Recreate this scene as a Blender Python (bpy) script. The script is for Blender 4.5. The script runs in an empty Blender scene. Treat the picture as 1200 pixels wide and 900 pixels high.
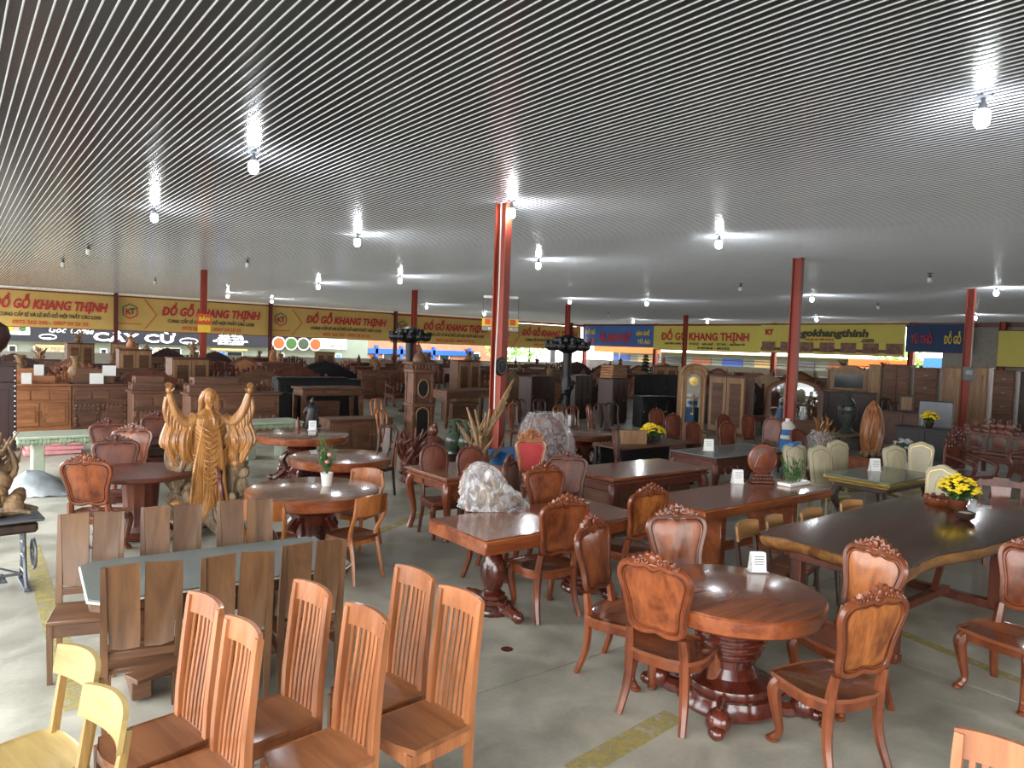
import bpy, bmesh, math, random
from math import sin, cos, pi, radians as rad
from mathutils import Vector, Matrix
S = bpy.context.scene
C = S.collection
RND = random.Random(7)

# ---------------------------------------------------------------- camera, sky, exposure
cam_d = bpy.data.cameras.new('camera'); cam = bpy.data.objects.new('camera', cam_d); C.objects.link(cam)
cam_d.sensor_width = 36.0; cam_d.lens = 36.0 * 850 / 1200; cam_d.clip_end = 400; cam_d.clip_start = .05
_yaw, _pitch, _roll = rad(37.9), math.atan(43 / 850), .0355
cam.matrix_world = (Matrix.Translation((0, 0, 2.4)) @ Matrix.Rotation(-_yaw, 4, 'Z') @ Matrix.Rotation(pi / 2 - _pitch, 4, 'X')
                    @ Matrix.Rotation(_roll, 4, 'Z'))
S.camera = cam
W = bpy.data.worlds.new('overcast sky'); S.world = W; W.use_nodes = True
wn = W.node_tree.nodes; wl = W.node_tree.links
bg = wn['Background']; bg.inputs[1].default_value = 5.2
tc = wn.new('ShaderNodeTexCoord'); sx = wn.new('ShaderNodeSeparateXYZ'); rp = wn.new('ShaderNodeValToRGB')
rp.color_ramp.elements[0].position = .0; rp.color_ramp.elements[0].color = (1.0, .98, .94, 1)
rp.color_ramp.elements[1].position = .6; rp.color_ramp.elements[1].color = (.86, .93, 1.0, 1)
wl.new(tc.outputs['Generated'], sx.inputs[0]); wl.new(sx.outputs[2], rp.inputs[0]); wl.new(rp.outputs[0], bg.inputs[0])
S.view_settings.view_transform = 'Standard'; S.view_settings.look = 'None'; S.view_settings.gamma = 1
S.view_settings.use_curve_mapping = False
S.view_settings.exposure = 0.64
BULB = 120.0          # emission of the lit LED bulbs
S.cycles.max_bounces = 8; S.cycles.diffuse_bounces = 5; S.cycles.glossy_bounces = 4; S.cycles.transmission_bounces = 6
S.cycles.transparent_max_bounces = 8; S.cycles.caustics_reflective = False; S.cycles.caustics_refractive = False
S.cycles.sample_clamp_indirect = 6
S.cycles.use_adaptive_sampling = True; S.cycles.adaptive_threshold = .015

def portal(loc, rot, sx_, sy_):
    l = bpy.data.lights.new('sky_portal', 'AREA'); l.shape = 'RECTANGLE'; l.size = sx_; l.size_y = sy_; l.cycles.is_portal = True
    o = bpy.data.objects.new('sky_portal', l); C.objects.link(o); o.location = loc; o.rotation_euler = rot
portal((-2.65, 20, 2.45), (0, -pi / 2, 0), 4.7, 64)      # the open left side of the hall
portal((1.6, -9.05, 2.45), (pi / 2, 0, 0), 8.4, 4.7)       # the open side behind the camera

# ---------------------------------------------------------------- materials
def lin(c):
    return tuple(((v / 255) / 12.92 if v / 255 <= .04045 else ((v / 255 + .055) / 1.055) ** 2.4) for v in c[:3]) + (1,)
def base_mat(name):
    m = bpy.data.materials.new(name); m.use_nodes = True
    return m, m.node_tree.nodes, m.node_tree.links, m.node_tree.nodes['Principled BSDF']
def coords(n, l, scale, rnd=True):
    t = n.new('ShaderNodeTexCoord'); mp = n.new('ShaderNodeMapping'); mp.inputs['Scale'].default_value = scale
    if rnd:
        oi = n.new('ShaderNodeObjectInfo'); mu = n.new('ShaderNodeMath'); mu.operation = 'MULTIPLY'; mu.inputs[1].default_value = 23.0
        ad = n.new('ShaderNodeVectorMath'); ad.operation = 'ADD'
        l.new(oi.outputs['Random'], mu.inputs[0]); l.new(t.outputs['Object'], ad.inputs[0]); l.new(mu.outputs[0], ad.inputs[1])
        l.new(ad.outputs[0], mp.inputs[0])
    else:
        l.new(t.outputs['Object'], mp.inputs[0])
    return mp.outputs[0]
def wood(name, dark, light, grain=(1, 1, 1), rough=.32, scale=1.0, coat=.25, bump=.05, contrast=1.0):
    """wood grain: bands stretched along the axis whose grain value is small"""
    m, n, l, b = base_mat(name)
    v = coords(n, l, tuple(g * scale for g in grain))
    nz = n.new('ShaderNodeTexNoise'); nz.inputs['Scale'].default_value = 5; nz.inputs['Detail'].default_value = 6
    nz.inputs['Roughness'].default_value = .62; nz.inputs['Distortion'].default_value = 1.1
    l.new(v, nz.inputs['Vector'])
    n2 = n.new('ShaderNodeTexNoise'); n2.inputs['Scale'].default_value = 34; n2.inputs['Detail'].default_value = 3
    l.new(v, n2.inputs['Vector'])
    mx = n.new('ShaderNodeMath'); mx.operation = 'MULTIPLY_ADD'; mx.inputs[1].default_value = .28
    l.new(n2.outputs[0], mx.inputs[0]); l.new(nz.outputs[0], mx.inputs[2])
    cr = n.new('ShaderNodeValToRGB'); e = cr.color_ramp.elements
    w_ = .16 / contrast
    e[0].position = .62 - w_; e[0].color = lin(dark); e[1].position = .62 + w_; e[1].color = lin(light)
    l.new(mx.outputs[0], cr.inputs[0])
    oi = n.new('ShaderNodeObjectInfo'); mr = n.new('ShaderNodeMapRange'); mr.inputs[3].default_value = .86; mr.inputs[4].default_value = 1.12
    l.new(oi.outputs['Random'], mr.inputs[0])
    hs = n.new('ShaderNodeHueSaturation'); l.new(mr.outputs[0], hs.inputs['Value']); l.new(cr.outputs[0], hs.inputs['Color'])
    l.new(hs.outputs[0], b.inputs['Base Color'])
    b.inputs['Roughness'].default_value = rough; b.inputs['Coat Weight'].default_value = coat; b.inputs['Coat Roughness'].default_value = .12
    bp = n.new('ShaderNodeBump'); bp.inputs['Strength'].default_value = bump; bp.inputs['Distance'].default_value = .01
    l.new(mx.outputs[0], bp.inputs['Height']); l.new(bp.outputs[0], b.inputs['Normal'])
    return m
def plain(name, col, rough=.5, metal=0, var=.12, scale=6, emit=None, spec=.5, bump=0, alpha=1, trans=0):
    m, n, l, b = base_mat(name)
    v = coords(n, l, (scale,) * 3)
    nz = n.new('ShaderNodeTexNoise'); nz.inputs['Scale'].default_value = 1; nz.inputs['Detail'].default_value = 5; l.new(v, nz.inputs['Vector'])
    cr = n.new('ShaderNodeValToRGB'); e = cr.color_ramp.elements; c = lin(col)
    e[0].position = .3; e[0].color = tuple(x * (1 - var) for x in c[:3]) + (1,)
    e[1].position = .7; e[1].color = tuple(min(1, x * (1 + var)) for x in c[:3]) + (1,)
    l.new(nz.outputs[0], cr.inputs[0]); l.new(cr.outputs[0], b.inputs['Base Color'])
    b.inputs['Roughness'].default_value = rough; b.inputs['Metallic'].default_value = metal
    b.inputs['Specular IOR Level'].default_value = spec
    if trans: b.inputs['Transmission Weight'].default_value = trans
    if alpha < 1: b.inputs['Alpha'].default_value = alpha
    if bump:
        bp = n.new('ShaderNodeBump'); bp.inputs['Strength'].default_value = bump; bp.inputs['Distance'].default_value = .02
        l.new(nz.outputs[0], bp.inputs['Height']); l.new(bp.outputs[0], b.inputs['Normal'])
    if emit:
        l.new(cr.outputs[0], b.inputs['Emission Color']); b.inputs['Emission Strength'].default_value = emit
    return m
Z_, X_, Y_ = (1, 1, .12), (.12, 1, 1), (1, .12, 1)
M = {}
M['slat'] = wood('orange varnished wood', (126, 74, 43), (176, 112, 70), Z_, .38)
M['slatseat'] = wood('brown varnished seat wood', (112, 66, 38), (146, 94, 58), X_, .34)
M['plank'] = wood('walnut plank', (80, 54, 34), (116, 82, 53), Z_, .45, coat=.1)
M['plankx'] = wood('walnut plank rail', (80, 52, 34), (112, 77, 51), X_, .45, coat=.1)
M['carved'] = wood('red brown varnished wood', (86, 40, 23), (132, 70, 40), (1, 1, .3), .28)
M['carvedpanel'] = wood('figured red wood', (92, 44, 24), (150, 82, 46), (1.3, 1, .55), .28, scale=.7, contrast=1.25)
M['carved2'] = wood('dark red varnished wood', (66, 30, 22), (104, 53, 36), (1, 1, .3), .42, coat=0)
M['carved2panel'] = wood('dark figured red wood', (78, 36, 26), (122, 66, 45), (1.2, 1, .5), .42, coat=0)
M['orangepanel'] = wood('golden figured wood', (112, 58, 28), (172, 102, 50), (1.5, 1, .6), .27, scale=.7, contrast=1.25)
M['top'] = wood('polished table top', (100, 52, 30), (146, 84, 54), X_, .2, coat=.6)
M['topedge'] = wood('table edge wood', (104, 48, 24), (150, 82, 46), X_, .25, coat=.4)
M['toppale'] = wood('pale polished table top', (104, 70, 54), (148, 108, 88), X_, .22, coat=.6)
M['redbase'] = wood('glossy red base wood', (58, 22, 15), (98, 42, 28), (1, 1, .5), .2, coat=.7)
M['slab'] = wood('dark live edge slab', (56, 36, 26), (100, 68, 48), (.22, 1.3, 1), .22, scale=.5, coat=.45, contrast=1.2)
M['slabedge'] = wood('golden live edge', (100, 62, 34), (170, 120, 66), (.3, 1, 1), .35, coat=.4, bump=.3)
M['brown'] = wood('brown cabinet wood', (74, 46, 32), (112, 74, 52), X_, .55, coat=0)
M['orange'] = wood('orange cabinet wood', (128, 78, 46), (172, 114, 72), X_, .5, coat=0)
M['tan'] = wood('light brown cabinet wood', (120, 88, 60), (162, 126, 90), Z_, .5, coat=0)
M['dark'] = wood('dark brown wood', (36, 23, 18), (64, 41, 32), Z_, .5, coat=0)
M['maroon'] = wood('dark maroon cabinet wood', (32, 14, 13), (58, 26, 22), Z_, .45, coat=0)
M['black'] = plain('black lacquer', (20, 19, 21), .45, var=.2)
M['yellow'] = wood('pale yellow wood', (134, 110, 62), (172, 146, 92), X_, .4, bump=.02)
M['yellowrail'] = wood('honey yellow wood', (118, 92, 48), (158, 126, 72), Z_, .4, bump=.02)
M['rail'] = wood('honey brown rail', (120, 84, 48), (164, 122, 76), X_, .4)
M['kl'] = wood('orange brown chair wood', (116, 62, 30), (178, 108, 56), (1, 1, .2), .3)
M['kldark'] = wood('brown chair wood', (84, 44, 26), (132, 76, 48), X_, .3)
M['cream'] = plain('cream painted wood', (170, 161, 134), .4, var=.06)
M['gold'] = plain('gold leaf', (190, 162, 96), .25, .8, var=.2)
M['stone'] = plain('pale green jade stone', (164, 172, 152), .3, var=.12, scale=9)
M['stonecarve'] = plain('pale green carved stone', (146, 160, 132), .45, var=.2, scale=14, bump=.5)
M['root'] = wood('golden carved root wood', (122, 76, 36), (186, 132, 74), (2, 2, .5), .38, bump=.3)
M['rootdark'] = wood('weathered root wood', (74, 58, 44), (150, 126, 98), (2, 2, .5), .7, coat=0, bump=.7)
M['driftwood'] = wood('driftwood', (96, 72, 48), (150, 118, 82), (3, 3, .6), .6, coat=0, bump=.4)
M['iron'] = plain('grey painted iron', (96, 98, 104), .4, .3)
M['paper'] = plain('white card', (232, 232, 230), .6, var=.02)
M['ink'] = plain('grey print', (90, 90, 100), .6)
M['redpaint'] = plain('red oxide steel paint', (148, 56, 36), .55, var=.12, scale=2)
M['beam'] = plain('dark red steel beam', (92, 34, 32), .4)
M['white'] = plain('white painted metal', (226, 228, 224), .4, var=.04)
M['green'] = plain('green leaf', (62, 98, 46), .5, var=.35, scale=30)
M['yflower'] = plain('yellow petals', (240, 208, 44), .5, var=.1, scale=30)
M['pflower'] = plain('pink petals', (222, 130, 130), .5, var=.1)
M['bark'] = plain('bark', (84, 62, 44), .8, var=.3)
M['celadon'] = plain('celadon glaze', (66, 76, 62), .2, var=.3, scale=14)
M['ceramic'] = plain('white ceramic', (232, 228, 222), .2, var=.03)
M['blue'] = plain('blue plastic', (32, 104, 168), .4)
M['red'] = plain('red upholstery', (182, 58, 58), .7)
M['pinkbox'] = plain('pink foam', (206, 140, 142), .7)
M['silver'] = plain('silver fabric', (158, 164, 166), .3, .4, var=.2, bump=.5)
M['metal'] = plain('brushed metal', (150, 152, 154), .3, .8)
M['urn'] = plain('grey green ceramic', (62, 66, 62), .3, var=.3, scale=12)
M['sauce'] = plain('clay pot brown', (96, 52, 36), .35)
def thin_plastic(name, alpha, rough=.12):
    m, n, l, b = base_mat(name)
    v = coords(n, l, (9, 9, 3))
    nz = n.new('ShaderNodeTexNoise'); nz.inputs['Scale'].default_value = .7; nz.inputs['Detail'].default_value = 3; nz.inputs['Distortion'].default_value = 3.5
    l.new(v, nz.inputs['Vector'])
    bp = n.new('ShaderNodeBump'); bp.inputs['Strength'].default_value = .9; bp.inputs['Distance'].default_value = .02
    l.new(nz.outputs[0], bp.inputs['Height'])
    cr = n.new('ShaderNodeValToRGB'); cr.color_ramp.elements[0].position = .42; cr.color_ramp.elements[0].color = (alpha * .45,) * 3 + (1,)
    cr.color_ramp.elements[1].position = .62; cr.color_ramp.elements[1].color = (min(1, alpha * 1.5),) * 3 + (1,)
    l.new(nz.outputs[0], cr.inputs[0]); l.new(cr.outputs[0], b.inputs['Alpha']); l.new(bp.outputs[0], b.inputs['Normal'])
    b.inputs['Base Color'].default_value = (.86, .86, .87, 1); b.inputs['Roughness'].default_value = rough
    return m
M['plastic'] = thin_plastic('clear wrapping plastic', .3)
M['plasticfilm'] = thin_plastic('clear stretched film', .2)
m_, n_, l_, b_ = base_mat('clear glass pane'); b_.inputs['Base Color'].default_value = (.75, .82, .8, 1); b_.inputs['Roughness'].default_value = .03
b_.inputs['Alpha'].default_value = .35; M['glass'] = m_
m_, n_, l_, b_ = base_mat('mirror glass'); b_.inputs['Base Color'].default_value = (.8, .82, .82, 1); b_.inputs['Roughness'].default_value = .03
b_.inputs['Metallic'].default_value = 1; M['mirror'] = m_
m_, n_, l_, b_ = base_mat('led bulb glow'); b_.inputs['Emission Color'].default_value = (.93, .98, 1, 1); b_.inputs['Emission Strength'].default_value = BULB
M['bulb'] = m_
# dark woven glass table cloth
def mesh_cloth():
    m, n, l, b = base_mat('dark glass over fine woven mesh')
    v = coords(n, l, (1, 1, 1), False)
    ck = n.new('ShaderNodeTexChecker'); ck.inputs['Scale'].default_value = 90; ck.inputs[1].default_value = lin((66, 70, 66)); ck.inputs[2].default_value = lin((126, 130, 124))
    l.new(v, ck.inputs['Vector']); l.new(ck.outputs[0], b.inputs['Base Color']); b.inputs['Roughness'].default_value = .45; b.inputs['Coat Weight'].default_value = .08
    b.inputs['Coat Roughness'].default_value = .2
    return m
M['meshglass'] = mesh_cloth()
def concrete():
    m, n, l, b = base_mat('worn smooth concrete')
    g = n.new('ShaderNodeNewGeometry')
    def noise(s, d=6, ds=.6):
        z = n.new('ShaderNodeTexNoise'); z.inputs['Scale'].default_value = s; z.inputs['Detail'].default_value = d; z.inputs['Distortion'].default_value = ds
        l.new(g.outputs['Position'], z.inputs['Vector']); return z.outputs[0]
    a, c, d = noise(.55), noise(2.6), noise(28, 3, 0)
    s1 = n.new('ShaderNodeMath'); s1.operation = 'MULTIPLY_ADD'; s1.inputs[1].default_value = .6; l.new(c, s1.inputs[0]); l.new(a, s1.inputs[2])
    s2 = n.new('ShaderNodeMath'); s2.operation = 'MULTIPLY_ADD'; s2.inputs[1].default_value = .12; l.new(d, s2.inputs[0]); l.new(s1.outputs[0], s2.inputs[2])
    cr = n.new('ShaderNodeValToRGB'); e = cr.color_ramp.elements
    e[0].position = .62; e[0].color = lin((134, 130, 116)); e[1].position = 1.0; e[1].color = lin((190, 185, 168))
    x = e.new(.8); x.color = lin((158, 154, 139))
    l.new(s2.outputs[0], cr.inputs[0]); l.new(cr.outputs[0], b.inputs['Base Color'])
    mr = n.new('ShaderNodeMapRange'); mr.inputs[1].default_value = .3; mr.inputs[2].default_value = .8; mr.inputs[3].default_value = .32; mr.inputs[4].default_value = .6
    l.new(c, mr.inputs[0]); l.new(mr.outputs[0], b.inputs['Roughness'])
    bp = n.new('ShaderNodeBump'); bp.inputs['Strength'].default_value = .08; bp.inputs['Distance'].default_value = .01; l.new(s2.outputs[0], bp.inputs['Height']); l.new(bp.outputs[0], b.inputs['Normal'])
    return m
M['concrete'] = concrete()
def worn_yellow():
    m, n, l, b = base_mat('worn yellow floor paint')
    g = n.new('ShaderNodeNewGeometry'); z = n.new('ShaderNodeTexNoise'); z.inputs['Scale'].default_value = 7; z.inputs['Detail'].default_value = 7; z.inputs['Roughness'].default_value = .7
    l.new(g.outputs['Position'], z.inputs['Vector'])
    cr = n.new('ShaderNodeValToRGB'); cr.color_ramp.elements[0].position = .36; cr.color_ramp.elements[0].color = (0.1,) * 3 + (1,); cr.color_ramp.elements[1].position = .56; cr.color_ramp.elements[1].color = (.75,) * 3 + (1,)
    l.new(z.outputs[0], cr.inputs[0]); l.new(cr.outputs[0], b.inputs['Alpha']); b.inputs['Base Color'].default_value = lin((186, 168, 96)); b.inputs['Roughness'].default_value = .55
    return m
M['linepaint'] = worn_yellow()
M['panel'] = plain('grey coated ceiling metal', (90, 93, 101), .2, .6, var=.04, scale=1)
M['rib'] = plain('ceiling rib with painted glint', (228, 231, 236), .35, 0, var=.03, scale=1)  # rib colour whitened to stand in for daylight caught on its slanted faces
M['joint'] = plain('dark joint filler', (48, 46, 42), .95)

# ---------------------------------------------------------------- mesh building
def spline(pts, n=6, closed=False):
    P = [Vector(p) for p in pts]; k = len(P); out = []
    for i in range(k if closed else k - 1):
        p0 = P[(i - 1) % k] if (closed or i > 0) else P[0]; p1 = P[i]; p2 = P[(i + 1) % k]
        p3 = P[(i + 2) % k] if (closed or i + 2 < k) else P[-1]
        for j in range(n):
            t = j / n
            out.append(.5 * ((2 * p1) + (p2 - p0) * t + (2 * p0 - 5 * p1 + 4 * p2 - p3) * t * t + (3 * p1 - p0 - 3 * p2 + p3) * t ** 3))
    if not closed: out.append(P[-1])
    return out
class MB:
    def __init__(s): s.v = []; s.f = []; s.m = []; s.cur = 0
    def add(s, vs, fs):
        o = len(s.v); s.v += [tuple(v) for v in vs]; s.f += [tuple(i + o for i in f) for f in fs]; s.m += [s.cur] * len(fs); return s
    def box(s, c, d, ch=.004, R=None):
        x, y, z = (k / 2 for k in d); ch = min(ch, x * .45, y * .45, z * .45)
        vs = []; fs = []
        if ch <= 0:
            vs = [Vector((a * x, b * y, e * z)) for a in (-1, 1) for b in (-1, 1) for e in (-1, 1)]
            fs = [(0, 1, 3, 2), (4, 6, 7, 5), (0, 4, 5, 1), (2, 3, 7, 6), (0, 2, 6, 4), (1, 5, 7, 3)]
        else:
            idx = {}
            for a in (-1, 1):
                for b in (-1, 1):
                    for e in (-1, 1):
                        for ax in range(3):
                            q = [a * (x - ch), b * (y - ch), e * (z - ch)]; q[ax] = (a * x, b * y, e * z)[ax]
                            idx[(a, b, e, ax)] = len(vs); vs.append(Vector(q))
            for ax in range(3):
                o1, o2 = [k for k in range(3) if k != ax]
                for sg in (-1, 1):
                    q = []
                    for u, w in ((-1, -1), (1, -1), (1, 1), (-1, 1)):
                        key = [0, 0, 0]; key[ax] = sg; key[o1] = u; key[o2] = w; q.append(idx[(*key, ax)])
                    fs.append(tuple(q) if (sg > 0) == (ax != 1) else tuple(q[::-1]))
            for ax in range(3):        # edges parallel to ax
                o1, o2 = [k for k in range(3) if k != ax]
                for u in (-1, 1):
                    for w in (-1, 1):
                        k1 = [0, 0, 0]; k1[ax] = -1; k1[o1] = u; k1[o2] = w; k2 = list(k1); k2[ax] = 1
                        q = [idx[(*k1, o1)], idx[(*k2, o1)], idx[(*k2, o2)], idx[(*k1, o2)]]
                        fs.append(tuple(q))
            for a in (-1, 1):
                for b in (-1, 1):
                    for e in (-1, 1): fs.append((idx[(a, b, e, 0)], idx[(a, b, e, 1)], idx[(a, b, e, 2)]))
        if R is not None: vs = [R @ v for v in vs]
        c = Vector(c); return s.add([v + c for v in vs], fs)
    def tube(s, pts, r, n=8, closed=False, flat=1.0, up=None):
        P = [Vector(p) for p in pts]; k = len(P); rs = r if isinstance(r, (list, tuple)) else [r] * k
        if len(rs) != k:
            a = rs; rs = []
            for i in range(k):
                t = i / (k - 1) * (len(a) - 1); j = min(int(t), len(a) - 2); rs.append(a[j] + (a[j + 1] - a[j]) * (t - j))
        vs = []; prev = None
        for i, p in enumerate(P):
            if closed: t = (P[(i + 1) % k] - P[i - 1])
            else: t = P[min(i + 1, k - 1)] - P[max(i - 1, 0)]
            t = t.normalized() if t.length > 1e-9 else Vector((0, 0, 1))
            ref = Vector(up) if up else (prev if prev is not None else (Vector((1, 0, 0)) if abs(t.x) < .9 else Vector((0, 1, 0))))
            a = ref - t * ref.dot(t)
            if a.length < 1e-6: a = Vector((0, 1, 0)) - t * t.y
            a.normalize(); b = t.cross(a); prev = a
            for j in range(n):
                an = 2 * pi * (j + .5) / n; vs.append(p + a * cos(an) * rs[i] + b * sin(an) * rs[i] * flat)
        fs = []
        for i in range(k if closed else k - 1):
            i2 = (i + 1) % k
            for j in range(n): fs.append((i * n + j, i * n + (j + 1) % n, i2 * n + (j + 1) % n, i2 * n + j))
        if not closed: fs.append(tuple(range(n))[::-1]); fs.append(tuple((k - 1) * n + j for j in range(n)))
        return s.add(vs, fs)
    def lathe(s, prof, n=20, c=(0, 0, 0), wob=None, sx=1, sy=1):
        vs = []
        for r, z in prof:
            for j in range(n):
                a = 2 * pi * j / n; q = r * (1 + (wob(a, z) if wob else 0)); vs.append((c[0] + q * cos(a) * sx, c[1] + q * sin(a) * sy, c[2] + z))
        fs = [(i * n + j, i * n + (j + 1) % n, (i + 1) * n + (j + 1) % n, (i + 1) * n + j) for i in range(len(prof) - 1) for j in range(n)]
        if prof[0][0] > 0: fs.append(tuple(range(n))[::-1])
        if prof[-1][0] > 0: fs.append(tuple((len(prof) - 1) * n + j for j in range(n)))
        return s.add(vs, fs)
    def prism(s, out, d0, d1, fn, inset=0, bulge=0):
        """outline in a plane, thick from d0 to d1; fn(u,v,d) -> point; bulge raises a middle ring"""
        k = len(out); cx = sum(p[0] for p in out) / k; cy = sum(p[1] for p in out) / k
        rings = [[fn(u, v, d0) for u, v in out], [fn(u, v, d1) for u, v in out]]
        if inset:
            q = [(cx + (u - cx) * (1 - inset), cy + (v - cy) * (1 - inset)) for u, v in out]
            rings = [[fn(u, v, d0 - bulge) for u, v in q]] + rings + [[fn(u, v, d1 + bulge) for u, v in q]]
        vs = [p for r in rings for p in r]; fs = []
        for i in range(len(rings) - 1):
            for j in range(k): fs.append((i * k + j, i * k + (j + 1) % k, (i + 1) * k + (j + 1) % k, (i + 1) * k + j))
        fs.append(tuple(range(k))[::-1]); fs.append(tuple((len(rings) - 1) * k + j for j in range(k)))
        return s.add(vs, fs)
    def ball(s, c, r, n=8, m=6, R=None):
        r = r if isinstance(r, (tuple, list)) else (r, r, r); vs = []; c = Vector(c)
        for i in range(1, m):
            t = pi * i / m
            for j in range(n):
                a = 2 * pi * j / n; q = Vector((r[0] * sin(t) * cos(a), r[1] * sin(t) * sin(a), r[2] * cos(t)))
                vs.append(c + (R @ q if R is not None else q))
        tp = Vector((0, 0, r[2])); k = len(vs); vs += [c + (R @ tp if R is not None else tp), c - (R @ tp if R is not None else tp)]
        fs = [(i * n + j, (i + 1) * n + j, (i + 1) * n + (j + 1) % n, i * n + (j + 1) % n) for i in range(m - 2) for j in range(n)]
        fs += [(k, j, (j + 1) % n) for j in range(n)] + [(k + 1, (m - 2) * n + (j + 1) % n, (m - 2) * n + j) for j in range(n)]
        return s.add(vs, fs)
    def spiral(s, c, r, turns=1.3, th=.008, sg=1, plane='xz', n=6, start=0):
        pts = []
        k = int(10 * turns)
        for i in range(k + 1):
            t = i / k; a = start + sg * t * turns * 2 * pi; q = r * (1 - .85 * t)
            u, v = q * cos(a), q * sin(a)
            pts.append((c[0] + u, c[1], c[2] + v) if plane == 'xz' else ((c[0], c[1] + u, c[2] + v) if plane == 'yz' else (c[0] + u, c[1] + v, c[2])))
        return s.tube(pts, [th * 1.0, th * 1.1, th * .6], n)
    def mesh(s, name, mats, smooth=40):
        me = bpy.data.meshes.new(name); me.from_pydata(s.v, [], s.f)
        for m in (mats if isinstance(mats, (list, tuple)) else [mats]): me.materials.append(m if not isinstance(m, str) else M[m])
        if any(s.m): me.polygons.foreach_set('material_index', s.m)
        bm = bmesh.new(); bm.from_mesh(me); bmesh.ops.recalc_face_normals(bm, faces=bm.faces); bm.to_mesh(me); bm.free()
        if smooth: me.shade_smooth(); me.set_sharp_from_angle(angle=rad(smooth))
        me.update(); return me
    def out(s, name, mats, parent=None, smooth=40, loc=None, rot=None, **props):
        o = bpy.data.objects.new(name, s.mesh(name, mats, smooth)); C.objects.link(o)
        if parent: o.parent = parent
        if loc: o.location = loc
        if rot: o.rotation_euler = rot
        for k, v in props.items(): o[k] = v
        return o
def inst(name, me, parent=None, loc=(0, 0, 0), rot=(0, 0, 0), sc=None, **props):
    o = bpy.data.objects.new(name, me); C.objects.link(o); o.parent = parent; o.location = loc; o.rotation_euler = rot
    if sc: o.scale = sc
    for k, v in props.items(): o[k] = v
    return o
def tag(o, label, cat, group=None):
    o['label'] = label; o['category'] = cat
    if group: o['group'] = group
    return o
def thing(name, label='', cat='', loc=(0, 0, 0), deg=0, group=None):
    o = bpy.data.objects.new(name, None); C.objects.link(o); o.location = loc; o.rotation_euler = (0, 0, rad(deg)); o.empty_display_size = .1
    return tag(o, label, cat, group)
KIDS = {}
def kids(o):
    if o.name not in KIDS: KIDS[o.name] = list(o.children)
    return KIDS[o.name]
def dup(root, loc, deg, label, group=None, sc=None, swap=None):
    def cp(o, par):
        c = o.copy(); C.objects.link(c); c.parent = par
        if swap and c.type == 'MESH' and o.data.materials and o.data.materials[0].name in swap:
            c.material_slots[0].link = 'OBJECT'; c.material_slots[0].material = M[swap[o.data.materials[0].name]]
        for ch in kids(o): cp(ch, c)
        return c
    r = cp(root, None); r.location = loc; r.rotation_euler = (0, 0, rad(deg)); r['label'] = label
    if sc: r.scale = sc if isinstance(sc, (tuple, list)) else (sc,) * 3
    if group: r['group'] = group
    elif 'group' in r: del r['group']
    return r
USED = set()
def place(proto, loc, deg, label, group=None, sc=None, swap=None):
    """first use moves the prototype itself; later ones copy it"""
    if len(loc) == 2: loc = (loc[0], loc[1], 0)
    if proto.name not in USED and not swap:
        kids(proto)
        for k in kids(proto): kids(k)
        USED.add(proto.name); proto.location = loc; proto.rotation_euler = (0, 0, rad(deg)); proto['label'] = label
        if sc: proto.scale = sc if isinstance(sc, (tuple, list)) else (sc,) * 3
        if group: proto['group'] = group
        return proto
    return dup(proto, loc, deg, label, group, sc, swap)
def text(s, size, mat, parent, loc, rot, name='lettering', shear=0, bold=0, align='CENTER', sx=1, depth=.004):
    bar = s.startswith('Đ'); s = 'D' + s[1:] if bar else s
    cu = bpy.data.curves.new(name, 'FONT'); cu.body = s; cu.size = size; cu.align_x = align; cu.shear = shear; cu.offset = bold; cu.extrude = depth
    cu.resolution_u = 2
    o = bpy.data.objects.new(name, cu); C.objects.link(o)
    dg = bpy.context.evaluated_depsgraph_get(); me = bpy.data.meshes.new_from_object(o.evaluated_get(dg)); bpy.data.objects.remove(o); bpy.data.curves.remove(cu)
    if bar:      # the stroke through the capital D
        low = [v.co.x for v in me.vertices if v.co.y < size * .1]; x0 = min(low) + shear * size * .36; z = depth * 1.2; h_ = size * .045
        bm = bmesh.new(); bm.from_mesh(me)
        q = [bm.verts.new((x, y, zz)) for zz in (-z, z) for x, y in ((x0 - size * .1, size * .36 - h_), (x0 + size * .3, size * .36 - h_), (x0 + size * .3, size * .36 + h_), (x0 - size * .1, size * .36 + h_))]
        for f in ((0, 3, 2, 1), (4, 5, 6, 7), (0, 1, 5, 4), (1, 2, 6, 5), (2, 3, 7, 6), (3, 0, 4, 7)): bm.faces.new([q[i] for i in f])
        bm.to_mesh(me); bm.free()
    me.materials.clear(); me.materials.append(M[mat] if isinstance(mat, str) else mat)
    p = bpy.data.objects.new(name, me); C.objects.link(p); p.parent = parent; p.location = loc; p.rotation_euler = rot; p.scale = (sx, 1, 1)
    return p

# ---------------------------------------------------------------- the hall: floor, ceiling, columns, far sides
def struct(o): o['kind'] = 'structure'; return o
XR, YL, CE = 50.0, 53.0, 4.96
fl = struct(MB().box((22, 22, -.16), (110, 110, .2), 0).out('floor', 'joint', smooth=0))
sl = MB().box((0, 0, -.03), (6.19, 4.99, .06), 0).mesh('floor_slab', 'concrete', 0)
FX0, FY0 = -3.6, -6.6
FX0, FY0 = -6.38, -6.03
for i in range(-1, 10):
    for j in range(-1, 13):
        inst('concrete_slab', sl, fl, (FX0 + 3.1 + 6.2 * i, FY0 + 2.5 + 5.0 * j, 0))
def floor_line(pts, w):
    mb = MB(); a = Vector((*pts[0], .002)); b = Vector((*pts[1], .002)); d = (b - a); nrm = Vector((-d.y, d.x, 0)).normalized() * w / 2
    mb.add([a - nrm, b - nrm, b + nrm, a + nrm], [(0, 1, 2, 3)])
    return mb.out('painted_line', 'linepaint', fl, smooth=0)
floor_line([(0.72, 9.54), (0.65, 5.22)], .16)
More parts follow.
